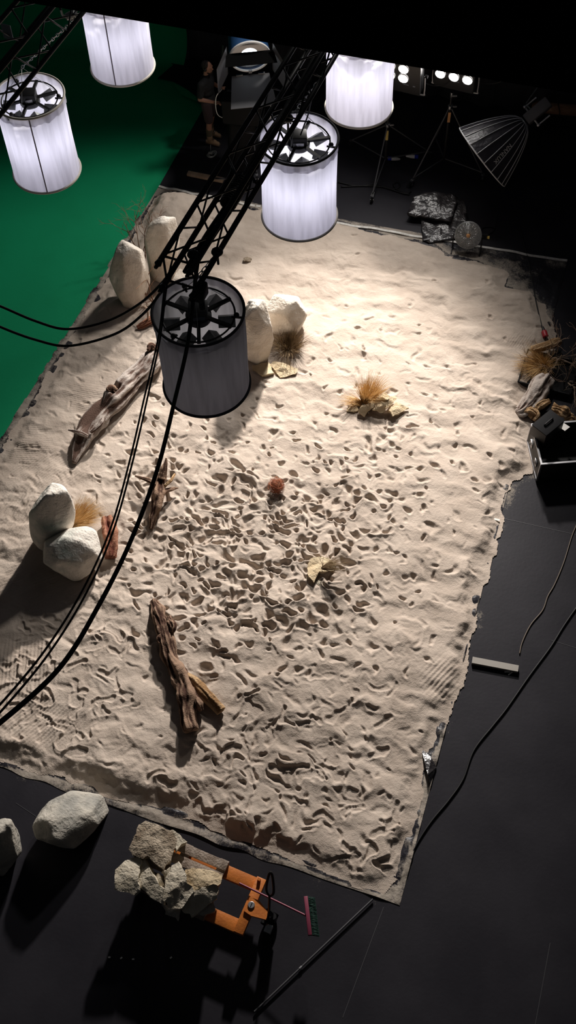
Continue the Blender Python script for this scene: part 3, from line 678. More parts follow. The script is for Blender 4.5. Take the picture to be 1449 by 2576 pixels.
# tumbleweed
p_ = S(697, 1232); rgl = np.random.default_rng(9); mb = MB(); c_ = p_ + V(0, 0, .12)
for _ in range(170):
    a = rgl.standard_normal(3); a /= np.linalg.norm(a); b = np.cross(a, rgl.standard_normal(3)); b /= np.linalg.norm(b); R = rgl.uniform(.07, .125); off = rgl.normal(0, .018, 3)
    mb.tube([c_ + off + R * (math.cos(t) * a + math.sin(t) * b) * V(1, 1, 1.05) for t in np.linspace(0, rgl.uniform(1.5, 3.5), 9)], .0022, 4)
tw = thing('tumbleweed', 'small rust red tumbleweed ball alone in the middle of the sand', 'tumbleweed', p_)
part('twig_ball', mb, MT['rust'], tw, angle=None)
part('core', MB().ball(c_, .062, 3), MT['twig'], tw)
# twiggy shrubs by the tall boulders
def shrub(label, x, y, dirs, L, r, seed, m, depth=3, name='twig_shrub', cat='shrub', grp=None, **kw):
    p = S(x, y); return tag(twig_mb(p, dirs, L, r, seed, depth, **kw).build(name, m, base=p), label, cat, grp)
shrub('bare curly twig shrub rising between the two tall cream boulders', 364, 660, [(.05, .1, 1), (-.25, .2, 1), (.2, .2, 1), (-.45, .3, 1), (-.15, .4, .9)], .95, .010, 21, MT['twig'], wig=.28)
shrub('long forked branch leaning in front of the left tall boulder', 388, 765, [(-.3, .05, .9), (-.28, .1, .95)], .80, .014, 22, MT['twig'], depth=1, wig=.12)
shrub('small twigs on the sand under the left tall boulder', 370, 762, [(-1, -.2, .15), (.6, .5, .3), (.3, -.3, .4)], .35, .008, 23, MT['twigp'], depth=1)
for i, (x, y) in enumerate(((1395, 905), (1425, 960))):
    rgl = np.random.default_rng(40 + i); ds = [(rgl.normal(.3, .7), rgl.normal(-.1, .7), rgl.uniform(.1, .7)) for _ in range(11)]
    shrub(('tangled bundle of pale roots behind the right-hand golden grass', 'tangled bundle of pale roots spreading over the right edge of the heap')[i], x, y, ds, .75, .008, 44 + i, MT['twigp'], depth=2, name='root_bundle', cat='roots', grp='root bundles by the road case', wig=.35, up=0)
exec_later.append(1)

# ------------------------------------------------------------------ pallet truck with its load of stones
zt = .42
a = G(362, 2074, zt); b = G(577, 2166, zt); X = (b - a) / np.linalg.norm(b - a); Y = V(X[1], -X[0], 0)   # X along, Y towards the camera
o0 = b - X * 1.15; pal = thing('pallet', 'weathered wooden pallet under the heap of broken stones', 'pallet', V(*(o0 + X * .55 + Y * .4)[:2], .3))
PW = .80
for i in range(5):
    y = .075 + i * (PW - .15) / 4
    part('deck_board', MB().box(o0 + X * .575 + Y * y - V(0, 0, .012), (1.15, .125, .024), X, Y, bev=.003), MT['pallet'], pal)
for i in range(3):
    x = .06 + i * .515
    part('cross_board', MB().box(o0 + X * x + Y * PW / 2 - V(0, 0, .036), (.12, PW, .022), X, Y, bev=.003), MT['pallet'], pal)
    for j in range(3): part('block', MB().box(o0 + X * x + Y * (.06 + j * (PW - .12) / 2) - V(0, 0, .085), (.12, .1, .075), X, Y, bev=.004), MT['pallet'], pal)
jk = thing('pallet_truck', 'orange hand pallet truck with its forks under the stone pallet', 'pallet truck', V(*(o0 + X * 1.4 + Y * .4)[:2], 0))
zf = .33
for s in (0, 1):
    yc = .12 + s * .56
    mb = MB(); mb.box(o0 + X * .85 + Y * yc + V(0, 0, zf - zt), (1.5, .17, .012), X, Y, bev=.003)
    for e in (-1, 1): mb.box(o0 + X * .85 + Y * (yc + e * .082) + V(0, 0, zf - zt - .03), (1.5, .008, .06), X, Y)
    part('fork', mb, MT['orange'], jk)
    part('fork_wheel', MB().cyl(o0 + X * .2 + Y * (yc - .05) + V(0, 0, .04 - zt), o0 + X * .2 + Y * (yc + .05) + V(0, 0, .04 - zt), .04), MT['black'], jk)
    part('fork_link', MB().tube([o0 + X * .2 + Y * yc + V(0, 0, .04 - zt), o0 + X * .55 + Y * yc + V(0, 0, zf - zt - .03)], .015), MT['black'], jk)
mb = MB(); mb.box(o0 + X * 1.62 + Y * .40 + V(0, 0, zf - zt + .02), (.13, .74, .10), X, Y, bev=.008); part('cross_frame', mb, MT['orange'], jk)
pc = o0 + X * 1.66 + Y * .40 + V(0, 0, zf - zt + .10)
pl = [(-.08, -.09), (.05, -.09), (.22, .0), (.22, .09), (.03, .12), (-.08, .1)]
mb = MB(); n = len(pl); mb.add([pc + X * x + Y * y for x, y in pl] + [pc + X * x + Y * y - V(0, 0, .05) for x, y in pl], [tuple(range(n)), tuple(range(n, 2 * n))[::-1]] + [(i, n + i, n + (i + 1) % n, (i + 1) % n) for i in range(n)])
part('pivot_bracket', mb, MT['orange'], jk)
cp = part('pivot_cap', MB().lathe(pc - X * .02, [(.045, 0), (.045, .012), (.038, .018)], n=24), MT['alu'], jk)
part('slot', MB().box(pc - X * .02 + V(0, 0, .0185), (.012, .06, .002), X + Y * .3, Y), MT['black'], cp)
part('lifting_lug', MB().box(o0 + X * 1.6 + Y * .07 + V(0, 0, zf - zt + .09), (.04, .03, .05), X, Y), MT['orange'], jk)
hb = o0 + X * 1.88 + Y * .40; hb[2] = .2
part('pump', MB().cyl(hb + V(0, 0, -.05), hb + V(0, 0, .22), .06, 20).cyl(hb + X * .06 + V(0, 0, -.05), hb + X * .06 + V(0, 0, .15), .04, 16), MT['black'], jk)
for s in (-1, 1): part('steering_wheel', MB().lathe(V(*(hb + Y * s * .06)[:2], .09), [(.03, -.03), (.09, -.028), (.09, .028), (.03, .03)], X=X, Y=V(0, 0, 1), Z=Y, n=24), MT['blackm'], jk)
part('coupling', MB().box(hb + Y * .16 + X * .06 + V(0, 0, .1), (.09, .11, .09), X, Y, bev=.01), MT['steel'], jk)
hx = G(681, 2200, 1.2); hs = hb + V(0, 0, .18)
hd = (hx - hs); mid = hs + hd * .45
lp = spline([hs, hs + hd * .35, mid + Y * .0, hs + hd * .6 + X * .05, hx + X * .02, hx - X * .02, hs + hd * .6 - X * .05, mid], 6)
part('steering_handle', MB().tube(lp, .017, 8), MT['black'], jk)
q = lambda pts: cr((260, 2020), 2.5, pts)
gs_ = 'broken stones heaped on the pallet'
for i, (pts, z, th, m, tl, lb) in enumerate((
    ([(220, 130), (265, 105), (310, 120), (430, 165), (460, 215), (430, 320), (375, 415), (330, 380), (280, 330), (235, 345), (180, 325), (155, 290), (190, 210)], .66, .22, 'slabb', (0, -.12), 'largest brown-faced stone at the far end of the pallet heap'),
    ([(405, 170), (440, 168), (530, 240), (460, 300), (440, 250)], .56, .13, 'slab', (.25, .1), 'pale wedge stone tucked behind the largest brown-faced stone'),
    ([(75, 420), (130, 360), (220, 325), (228, 370), (215, 480), (225, 545), (185, 575), (70, 545)], .62, .14, 'slab', (-.25, -.3), 'flat grey stone hanging over the left corner of the pallet'),
    ([(215, 350), (250, 345), (300, 430), (375, 540), (370, 640), (290, 590), (225, 520), (220, 420)], .60, .16, 'slab', (-.35, -.45), 'long leaning stone between the left flat stone and the pale middle stone'),
    ([(425, 390), (465, 365), (510, 430), (515, 470), (565, 550), (490, 655), (425, 660), (370, 610), (390, 490)], .72, .16, 'slab', (-.1, -.35), 'pale pointed stone in the middle of the pallet heap'),
    ([(515, 415), (570, 405), (680, 420), (750, 450), (735, 510), (690, 510), (640, 545), (560, 545), (520, 480)], .66, .16, 'slabw', (.1, -.1), 'sandy yellow stone at the truck end of the pallet heap'),
    ([(560, 545), (640, 530), (700, 505), (725, 550), (715, 600), (555, 720), (495, 670), (530, 600)], .62, .15, 'slab', (.1, -.5), 'grey layered stone in front of the sandy yellow stone'),
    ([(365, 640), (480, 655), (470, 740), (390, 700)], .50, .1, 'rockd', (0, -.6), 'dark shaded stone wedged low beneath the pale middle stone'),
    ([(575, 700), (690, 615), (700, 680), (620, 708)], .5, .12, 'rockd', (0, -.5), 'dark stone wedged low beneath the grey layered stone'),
    ([(362, 440), (420, 402), (432, 440), (385, 478)], .58, .08, 'slab', (-.2, -.2), 'small chip of stone beside the tip of the largest stone'),
    ([(320, 470), (345, 440), (375, 500), (372, 530), (350, 520)], .56, .08, 'slab', (-.2, -.2), 'small pale chip left of the pale middle stone'))):
    slab(lb, q(pts), z, th, MT[m], 300 + i, (tl[0] * .6, tl[1] * .3), grp=gs_, rug=.012, cat='stone', name='broken_stone')

# broom propped on the truck
e0 = G(662, 2251, .47); e1 = G(771, 2304, .55); bx = (e1 - e0) / np.linalg.norm(e1 - e0)
br = thing('broom', 'maroon broom with green bristles propped on the pallet truck', 'broom', V(*e1[:2], 0))
part('handle', MB().tube([e0 - bx * .35, e1], .013, 10), MT['maroon'], br)
t0, t1 = G(765, 2256, .56), G(776, 2354, .54); ax = (t1 - t0) / np.linalg.norm(t1 - t0); sd_ = np.cross(ax, V(0, 0, 1)); sd_ = -sd_ if sd_ @ bx < 0 else sd_
part('brush_block', MB().box((t0 + t1) / 2 + sd_ * .02, (np.linalg.norm(t1 - t0), .05, .06), ax, sd_, bev=.006), MT['maroon'], br)
mb = MB(); rgl = np.random.default_rng(5)
for i in range(26):
    for j in range(3):
        p = t0 + (t1 - t0) * (i + .5) / 26 + sd_ * .045 + V(0, 0, (j - 1) * .018)
        for k in range(5): mb.tube([p + rgl.normal(0, .003, 3), p + sd_ * .09 + ax * (.03 + rgl.normal(0, .008)) + V(0, 0, rgl.normal(0, .008))], [.0022, .0012], 4)
part('bristles', mb, MT['bristle'], br, angle=None)['kind'] = 'stuff'
# pole on the floor
a, b = G(938, 2262, .03), G(640, 2545, .03)
t = thing('pole', 'long thin black pole lying on the black floor below the sand corner', 'pole', V(*((a + b) / 2)[:2], 0))
part('tube', MB().cyl(a, b, .012), MT['greym'], t); part('joint_sleeve', MB().cyl(a + (b - a) * .61, a + (b - a) * .63, .017), MT['alu'], t)

# ------------------------------------------------------------------ right side: road case, black box, bits on the floor
ch = .5
c0 = G(1361, 1168, ch); c1 = G(1337, 1066, ch); Yc = (c1 - c0); Lc = np.linalg.norm(Yc); Yc /= Lc; Xc = V(Yc[1], -Yc[0], 0); Wc = 1.1
cc = c0 + Yc * Lc / 2 + Xc * Wc / 2
rc = thing('road_case', 'open black flight case with metal edges at the right edge of the sand', 'case', V(cc[0], cc[1], 0))
def cbox(x0, x1, y0, y1, z0, z1, mb=None, bev=0):
    mb = mb or MB(); p = c0 + Xc * (x0 + x1) / 2 + Yc * (y0 + y1) / 2; p[2] = (z0 + z1) / 2
    return mb.box(p, (x1 - x0, y1 - y0, z1 - z0), Xc, Yc, bev=bev)
mb = MB()
for q_ in ((0, Wc, 0, .02, .06, ch - .02), (0, Wc, Lc - .02, Lc, .06, ch - .02), (0, .02, .02, Lc - .02, .06, ch - .02), (Wc - .02, Wc, .02, Lc - .02, .06, ch - .02), (0, Wc, 0, Lc, .04, .06)): cbox(*q_, mb=mb)
part('body', mb, MT['caseb'], rc, smooth=False)
mb = MB()
for q_ in ((-.005, Wc, -.005, .025, ch - .02, ch), (-.005, Wc, Lc - .025, Lc + .005, ch - .02, ch), (-.005, .025, .025, Lc - .025, ch - .02, ch), (Wc - .025, Wc + .005, .025, Lc - .025, ch - .02, ch), (-.006, .02, -.006, .02, .04, ch - .02), (-.006, .02, Lc - .02, Lc + .006, .04, ch - .02), (-.006, .012, .0, Lc, .04, .065)): cbox(*q_, mb=mb)
part('metal_edging', mb, MT['alu'], rc, 'silver metal edging', smooth=False)
for y in (.14, .5):
    mb = cbox(-.02, .0, y, y + .11, .22, .34, bev=.004); pl_ = part('latch', mb, MT['steel'], rc, 'chrome butterfly latch')
    part('latch_wing', MB().ring(c0 + Xc * -.028 + Yc * (y + .055) + V(0, 0, .28 - ch), .032, .006, Yc, V(0, 0, 1), 16), MT['steel'], pl_)
for y in (.12, Lc - .12):
    for x in (.12, Wc - .12):
        p = c0 + Xc * x + Yc * y; part('castor', MB().lathe(V(p[0], p[1], .022), [(.01, -.015), (.022, -.013), (.022, .013), (.01, .015)], X=Yc, Y=V(0, 0, 1), Z=Xc, n=16).box(V(p[0], p[1], .042), (.04, .04, .01), Xc, Yc), MT['black'], rc)
# black box with a handle, standing on the edge of the case
bq = [G(1340, 1068, .74), G(1372, 1098, .74), G(1418, 1060, .74), G(1387, 1030, .74)]
cb = sum(bq) / 4; bX = (bq[2] - bq[1]); bw = np.linalg.norm(bX); bX /= bw; bY = V(-bX[1], bX[0], 0); bl = np.linalg.norm(bq[1] - bq[0])
bx_ = thing('equipment_box', 'black box with a top handle standing on the flight case corner', 'box', V(cb[0], cb[1], ch))
part('shell', MB().box(V(cb[0], cb[1], (.74 + ch) / 2), (bw, bl, .74 - ch), bX, bY, bev=.008), MT['caseb'], bx_)
part('lid', MB().box(V(cb[0], cb[1], .745), (bw + .01, bl + .01, .02), bX, bY, bev=.004), MT['blackm'], bx_)
part('handle', MB().tube(spline([cb + bX * -.09 + V(0, 0, .015), cb + bX * -.08 + V(0, 0, .04), cb + bX * .08 + V(0, 0, .04), cb + bX * .09 + V(0, 0, .015)], 5), .014, 8), MT['black'], bx_)
mb = MB(); q_ = [(1417, 1063), (1434, 1074), (1421, 1084), (1412, 1078)]
mb.add([G(x, y, ch + .012) for x, y in q_] + [G(x, y, ch + .002) for x, y in q_], [(3, 2, 1, 0), (4, 5, 6, 7)] + [(i, (i + 1) % 4, 4 + (i + 1) % 4, 4 + i) for i in range(4)])
tag(mb.build('paper_sheet', MT['paper'], smooth=False), 'white paper sheet sticking out beside the black box on the case', 'paper')
# black tray under the debris
ta, tb = G(1331, 866, .12), G(1318, 908, .12); tY = (ta - tb); tl = np.linalg.norm(tY) ; tY /= tl; tX = V(tY[1], -tY[0], 0)
mb = MB(); tc_ = tb + tX * .45 - tY * .1
for (dx, dy, sx, sy, sz_, zz) in ((0, 0, .9, .75, .02, .02), (-.44, 0, .02, .75, .12, .07), (.44, 0, .02, .75, .12, .07), (0, .37, .9, .02, .12, .07), (0, -.37, .9, .02, .12, .07)):
    p = tc_ + tX * dx + tY * dy; mb.box(V(p[0], p[1], zz), (sx, sy, sz_), tX, tY)
tag(mb.build('tray', MT['blackm'], smooth=False), 'shallow black tray under the debris heap at the right of the sand', 'tray')
# connector and cables
def cable(label, pts, r, m, name='cable', lift=None, grp=None, n=10, k=8, onfloor=True):
    P_ = [S(x, y, r + .003) if onfloor else G(x, y, z) for (x, y, *zz) in pts for z in (zz or [0])]
    o = MB().tube(spline(P_, n), r, k).build(name, m, base=P_[0]); return tag(o, label, 'cable', grp)
cable('thin black cable running down from the dark floor to the red plug', [(1305, 560), (1315, 600), (1330, 660), (1340, 715), (1352, 775), (1364, 825)], .012, MT['cable'])
p0, p1 = S(1368, 832, .05), S(1377, 862, .05); d = (p1 - p0) / np.linalg.norm(p1 - p0)
cn = thing('power_plug', 'red power plug on a cable above the debris heap', 'plug', V(*((p0 + p1) / 2)[:2], sz(p0[0], p0[1])))
part('sleeve', MB().tube([p0 - d * .08, p0 - d * .02, p0], [.018, .028, .035], 14), MT['black'], cn)
part('collar', MB().tube([p0, p0 + d * .02, p0 + d * .12, p0 + d * .13], [.035, .05, .05, .03], 14), MT['red'], cn, 'red collar')
part('tail', MB().tube(spline([p0 + d * .12, p0 + d * .25, S(1384, 885, .2), S(1387, 905, .15)], 5), .014, 8), MT['cable'], cn)
cable('tan worn cable snaking down the dark floor at the right', [(1460, 1300), (1440, 1345), (1418, 1415), (1395, 1470), (1378, 1500), (1365, 1535), (1335, 1572), (1314, 1615), (1307, 1645)], .009, MT['cablet'])
cable('long black cable sweeping along the right floor to the sand corner', [(1470, 1500), (1420, 1572), (1385, 1628), (1332, 1700), (1275, 1782), (1240, 1826), (1192, 1888), (1165, 1960), (1130, 2012), (1090, 2060), (1062, 2100), (1042, 2135), (1030, 2162)], .013, MT['cable'])
a, b = G(1188, 1660, .05), G(1304, 1682, .05); d = (b - a) / np.linalg.norm(b - a); e = V(d[1], -d[0], 0)
mb = MB(); c = (a + b) / 2
mb.box(c, (np.linalg.norm(b - a), .10, .012), d, e).box(c + e * .046 - V(0, 0, .024), (np.linalg.norm(b - a), .008, .05), d, e).box(c - e * .046 - V(0, 0, .024), (np.linalg.norm(b - a), .008, .05), d, e)
tag(mb.build('metal_channel', MT['tarmac'], smooth=False), 'grey metal channel bar lying on the floor right of the sand', 'bar')
mb = MB(); q_ = [(1059, 1882, .02), (1085, 1905, .10), (1098, 1930, .03), (1082, 1975, .03), (1076, 1950, .12), (1068, 1915, .10)]
mb.add([G(*p) for p in q_] + [G(x, y, .008) for x, y, z in q_], [(0, 5, 1), (1, 5, 4), (1, 4, 2), (2, 4, 3), (6, 7, 11), (7, 10, 11), (7, 8, 10), (8, 9, 10)] + [(i, (i + 1) % 6, 6 + (i + 1) % 6, 6 + i) for i in range(6)])
part('turned_up_corner', mb, MT['plastic'], tarp, smooth=False)
for i, (x, y, lb) in enumerate(((1248, 1307, 'white tape scrap stuck on the right edge of the sand'), (62, 1027, 'white tape scrap on the black gap beside the green screen'))):
    p = S(x, y, .006); d = (eu, -ev)[i]
    tag(MB().box(p + V(0, 0, .004), (.11, .035, .004), eu, ev).build('tape_scrap', MT['paper'], smooth=False), lb, 'tape', 'white tape scraps')

# ------------------------------------------------------------------ back right floor: folded plastic, fan, plank, cables
slab('folded sheet of shiny black plastic under the other, beside the drum fan', [(1060, 545), (1064, 600), (1078, 606), (1168, 594), (1182, 566), (1168, 504), (1150, 494), (1100, 500)], .10, .09, MT['plastic'], 401, (0, 0), name='folded_plastic', cat='plastic sheet', grp='folded plastic sheets', rug=.022, crease=180)
slab('folded sheet of shiny black plastic on top of the other', [(1024, 532), (1040, 492), (1062, 485), (1145, 482), (1153, 492), (1135, 552), (1078, 541)], .24, .13, MT['plastic'], 402, (0, -.05), name='folded_plastic', cat='plastic sheet', grp='folded plastic sheets', rug=.022, crease=180)
fc = G(1178, 592, .36); fa = (CAM - fc); fa[2] *= .8; fa /= np.linalg.norm(fa); fX = np.cross(V(0, 0, 1), fa); fX /= np.linalg.norm(fX); fY = np.cross(fa, fX)
fn = thing('floor_fan', 'round wire floor fan standing on the far edge of the sand sheet', 'fan', V(fc[0], fc[1], 0))
FR = .24
mb = MB()
for rr_ in np.linspace(.05, FR, 12): mb.ring(fc + fa * (.06 - .05 * (rr_ / FR) ** 2), rr_, .0022, fX, fY, 36, 4)
for i in range(20):
    an = 2 * PI * i / 20; e = math.cos(an) * fX + math.sin(an) * fY; mb.tube([fc + fa * .06 + e * .04, fc + fa * .05 + e * FR * .6, fc + fa * .01 + e * FR], .0022, 4)
part('front_guard', mb, MT['steel'], fn, angle=None)
part('drum', MB().lathe(fc, [(FR, .012), (FR + .006, .0), (FR, -.12), (FR * .8, -.15), (.05, -.16)], fX, fY, fa, 36), MT['galv'], fn)
for i in range(4):
    an = PI / 2 * i + .5; e = math.cos(an) * fX + math.sin(an) * fY; g_ = np.cross(fa, e); v = []
    for t in np.linspace(.2, .9, 6):
        for s in (-1, 1): v.append(fc + e * FR * t + g_ * s * (.03 + .05 * t) + fa * (s * .03 * (1 - .4 * t) - .03))
    part('blade', MB().add(v, [(2 * k, 2 * k + 1, 2 * k + 3, 2 * k + 2) for k in range(5)]), MT['alu'], fn)
part('hub', MB().lathe(fc + fa * .055, [(.035, 0), (.035, .012), (.02, .02)], fX, fY, fa, 20), MT['orangel'], fn)
part('motor_box', MB().box(fc + fX * .30 - fa * .1, (.12, .09, .1), fX, fY, fa, bev=.01), MT['blackm'], fn)
part('switch_label', MB().box(fc + fX * .36 - fa * .06, (.05, .05, .02), fX, fY, fa), MT['yellow'], fn)
for s in (-1, 1):
    mb = MB(); p = fc + fX * s * (FR + .02) - fa * .05; ft = V(p[0], p[1], .02); hz = V(fa[0], fa[1], 0) / np.linalg.norm(fa[:2])
    mb.tube(spline([p, ft + hz * .05 + V(0, 0, .03), ft + hz * .2]), .012, 8).tube(spline([p, ft - hz * .05 + V(0, 0, .03), ft - hz * .18]), .012, 8)
    part('stand_leg', mb, MT['black'], fn)
cable('black fan cord curling on the floor right of the fan', [(1214, 597), (1228, 590), (1242, 580), (1248, 560), (1250, 540)], .008, MT['cable'])
cable('black fan cord looping behind the fan', [(1208, 582), (1216, 573), (1236, 571), (1244, 578), (1222, 594)], .008, MT['cable'])
a, b = G(472, 436, .035), G(562, 454, .035)
mb = MB().box((a + b) / 2, (np.linalg.norm(b - a), .11, .05), (b - a), np.cross(V(0, 0, 1), b - a), bev=.004)
tag(mb.build('timber_plank', MT['timber']), 'pale timber plank on the black floor beyond the sand, behind the truss', 'plank')
cable('black cable looping on the floor left of the stands', [(850, 458), (900, 468), (945, 464), (985, 476), (1005, 470), (1002, 458), (990, 464), (1000, 478), (1030, 490)], .014, MT['cable'])
cable('black cable running under the lamp stands', [(858, 470), (905, 468), (960, 470), (1000, 482), (1022, 488), (1034, 482)], .014, MT['cable'])
for i, (x, y, sg, lb) in enumerate(((985, 399, 1, 'blue and white plug lying on the floor behind the nearer lamp stand'), (1043, 394, -1, 'blue and white plug lying on the floor between the two lamp stands'))):
    p = G(x, y, .04); d = V(1, -.15, 0); t = thing('power_plug', lb, 'plug', V(p[0], p[1], 0), 'blue and white plugs')
    part('collar', MB().tube([p - d * .07 * sg, p - d * .0 * sg], .04, 14), MT['blueb'], t, 'blue collar')
    part('body', MB().tube([p, p + d * .06 * sg, p + d * .15 * sg, p + d * .17 * sg], [.036, .036, .022, .01], 14), MT['white'], t, 'white plug body')
p = G(530, 390, .04); mb = MB()
for i in range(5): mb.ring(p + V(.012 * i, 0, .008 * i), .075 + .008 * (i % 2), .007, V(1, .1 * i, 0), V(0, 1, 0), 20, 5)
t = thing('cable_coil', 'small coil of grey cable on the floor at the feet of the man', 'cable coil', V(p[0], p[1], 0))
part('coil', mb, MT['galv'], t); part('adapter', MB().box(p + V(.0, .02, .03), (.08, .05, .05), bev=.008), MT['galv'], t)
part('lead', MB().tube(spline([p + V(0, .05, .02), G(530, 365, .02), G(537, 340, .02), G(540, 330, .5)], 6), .006, 6), MT['galv'], t)

for i, (x, y) in enumerate(((275, 2408), (305, 2410), (335, 2413), (430, 2409), (1276, 1690), (1284, 1694))):
    p = G(x, y, .006); tag(MB().box(p, (.03 + .05 * (i > 3), .018, .006), V(1, .7 * (i % 2), 0), V(-.7 * (i % 2), 1, 0)).build('paper_scrap', MT['paper'], smooth=False), 'tiny white scrap lying loose on the dark floor' if i < 4 else 'white torn scrap beside the grey metal channel bar', 'scrap', 'white scraps below the pallet' if i < 4 else 'white scraps by the metal bar')
for i, (a, b) in enumerate((((965, 2282), (862, 2560)), ((1384, 2372), (1346, 2580)), ((1270, 1305), (1449, 1345)), ((1385, 1610), (1449, 1630)), ((40, 2020), (130, 2080)))):
    a, b = G(*a, .0015), G(*b, .0015); d_ = b - a; o = MB().box((a + b) / 2, (np.linalg.norm(d_), .006, .003), d_, np.cross(V(0, 0, 1), d_)).build(f'trim_{i + 1}', MT['greym'], smooth=False); o['kind'] = 'structure'

# ------------------------------------------------------------------ hanging lanterns (space lights)
def lantern(label, Pt, D, hgt, lit, seam=None, rot=0.2, chain_to=None):
    R = D / 2; ti = np.arctan2(-Pt[1], -Pt[0])        # azimuth that faces the camera
    t = thing('lantern_light', label, 'lantern light', V(Pt[0], Pt[1], Pt[2] - hgt), 'hanging cylinder lanterns')
    fab = MT['fab'] if lit else MT['fabg']; hem = MT['hem'] if lit else MT['hemk']
    rgl = np.random.default_rng(int(Pt[0] * 100) % 997)
    n, m = 120, 26; wr = fnoise((m, n), (7, 1.3), int(abs(Pt[0]) * 77) + 3); v = []
    for i in range(m):
        s = i / (m - 1); amp = .006 * math.sin(PI * s) ** .5
        for k in range(n):
            a = 2 * PI * k / n; r = R * (1 - .012 * math.sin(PI * s)) + amp * wr[i, k]; v.append(Pt + V(r * math.cos(a), r * math.sin(a), -hgt * s))
    part('skirt', MB().add(v, [(i * n + k, (i + 1) * n + k, (i + 1) * n + (k + 1) % n, i * n + (k + 1) % n) for i in range(m - 1) for k in range(n)]), fab, t, angle=None)
    v = []
    for i in range(5):
        for k in range(n):
            a = 2 * PI * k / n; r = R + .006 + .004 * math.sin(19 * a); dz = (.13 + .012 * math.sin(13 * a + 1) + .008 * math.sin(31 * a)) * hgt / 1.3; v.append(Pt + V(r * math.cos(a), r * math.sin(a), -dz * i / 4))
    part('valance', MB().add(v, [(i * n + k, (i + 1) * n + k, (i + 1) * n + (k + 1) % n, i * n + (k + 1) % n) for i in range(4) for k in range(n)]), fab, t, angle=None)
    part('top_hem', MB().ring(Pt, R + .004, .015, n=72, k=8), hem if seam is not None or not lit else MT['hemk'], t, angle=None)
    part('bottom_hem', MB().ring(Pt - V(0, 0, hgt), R + .006, .017, n=72, k=8), hem, t, angle=None)
    part('bottom_diffuser', MB().lathe(Pt - V(0, 0, hgt - .01), [(R - .01, 0), (R - .01, .004)], n=60), fab if lit else MT['fabg'], t)
    if seam is not None:
        a = ti + seam; e = V(math.cos(a), math.sin(a), 0)
        part('seam', MB().box(Pt + e * (R + .006) - V(0, 0, hgt / 2), (.006, .016, hgt), e, np.cross(V(0, 0, 1), e)), MT['seam'], t)
    zc = Pt - V(0, 0, .05); Ri = R * .80
    part('frame_ring', MB().ring(zc, Ri, .010, n=60), MT['black'], t, angle=None)
    hub = MB().lathe(zc - V(0, 0, .05), [(.12, -.02), (.13, .0), (.13, .05), (.11, .06)], n=24); hub.box(zc + V(0, 0, .06), (.19, .17, .11), bev=.008); part('control_box', hub, MT['greym'] if not lit else MT['black'], t)
    part('box_label', MB().box(zc + V(math.cos(ti), math.sin(ti), 0) * .09 + V(0, 0, .03), (.01, .12, .05), V(math.cos(ti), math.sin(ti), 0), np.cross(V(0, 0, 1), V(math.cos(ti), math.sin(ti), 0))), MT['labelg'] if not lit else MT['alu'], t)
    for k in range(6):
        a = rot + k * PI / 3; e = V(math.cos(a), math.sin(a), 0); s = np.cross(V(0, 0, 1), e)
        ar = part('arm', MB().box(zc + e * (.1 + Ri) / 2 + V(0, 0, .0), (Ri - .08, .035, .03), e, s), MT['black'], t)
        a2 = a + PI / 6 * (1 if k % 2 else 1); e2 = V(math.cos(a2), math.sin(a2), 0); s2 = np.cross(V(0, 0, 1), e2); c = zc + e2 * (.13 + .16 * R / .5) - V(0, 0, .07)
        u1 = e2 * .085; mb = MB(); v = []
        for (x, y, z) in ((-1, -.085, -.05), (1, -.085, -.05), (1, 0, .02), (-1, 0, .02), (1, .085, -.05), (-1, .085, -.05)):
            q = c + u1 * x + s2 * y + V(0, 0, z); v += [q, q - V(0, 0, .004)]
        mb.add(v, [(0, 2, 4, 6), (6, 4, 8, 10), (1, 7, 5, 3), (7, 11, 9, 5), (0, 1, 3, 2), (2, 3, 5, 4), (4, 5, 9, 8), (8, 9, 11, 10), (10, 11, 7, 6), (6, 7, 1, 0)])
        part('reflector', mb, MT['galv'], t, smooth=False)
    for k in range(3):
        a = ti + PI * .42 + k * 2 * PI / 3; e = V(math.cos(a), math.sin(a), 0)
        part('rim_clamp', MB().cyl(zc + e * (Ri - .03), zc + e * R, .012, 8).ball(zc + e * (Ri + .02) + V(0, 0, .03), .03, 2), MT['black'], t)
    ap = Pt + V(0, 0, .42) if chain_to is None else Pt + (chain_to - Pt) * .45
    mb = MB()
    for k in range(3):
        a = rot + k * 2 * PI / 3; mb.tube([zc + V(Ri * math.cos(a), Ri * math.sin(a), 0), ap], .0035, 5)
    part('wire_bridle', mb, MT['galv'], t, angle=None)
    if lit:
        ld = bpy.data.lights.new('bulb', 'POINT'); ld.energy = lit; ld.color = (.88, .87, 1.0); ld.shadow_soft_size = .10
        lo = bpy.data.objects.new('bulb', ld); col.objects.link(lo); lo.parent = t; lo.location = (0, 0, hgt * .58)
    return ap
def chain(label, a, b):
    n = max(4, int(np.linalg.norm(b - a) / .052)); d = (b - a) / np.linalg.norm(b - a); x = np.cross(d, V(0, .3, 1)); x /= np.linalg.norm(x); y = np.cross(d, x); mb = MB()
    for i in range(n):
        c = a + (b - a) * (i + .5) / n; w = x if i % 2 else y
        mb.tube([c + d * .036 * math.cos(t) + w * .017 * math.sin(t) for t in np.linspace(0, 2 * PI, 12, endpoint=False)], .0055, 5, closed=True)
    tag(mb.build('chain', MT['steel'], base=a), label, 'chain', 'lantern suspension chains')

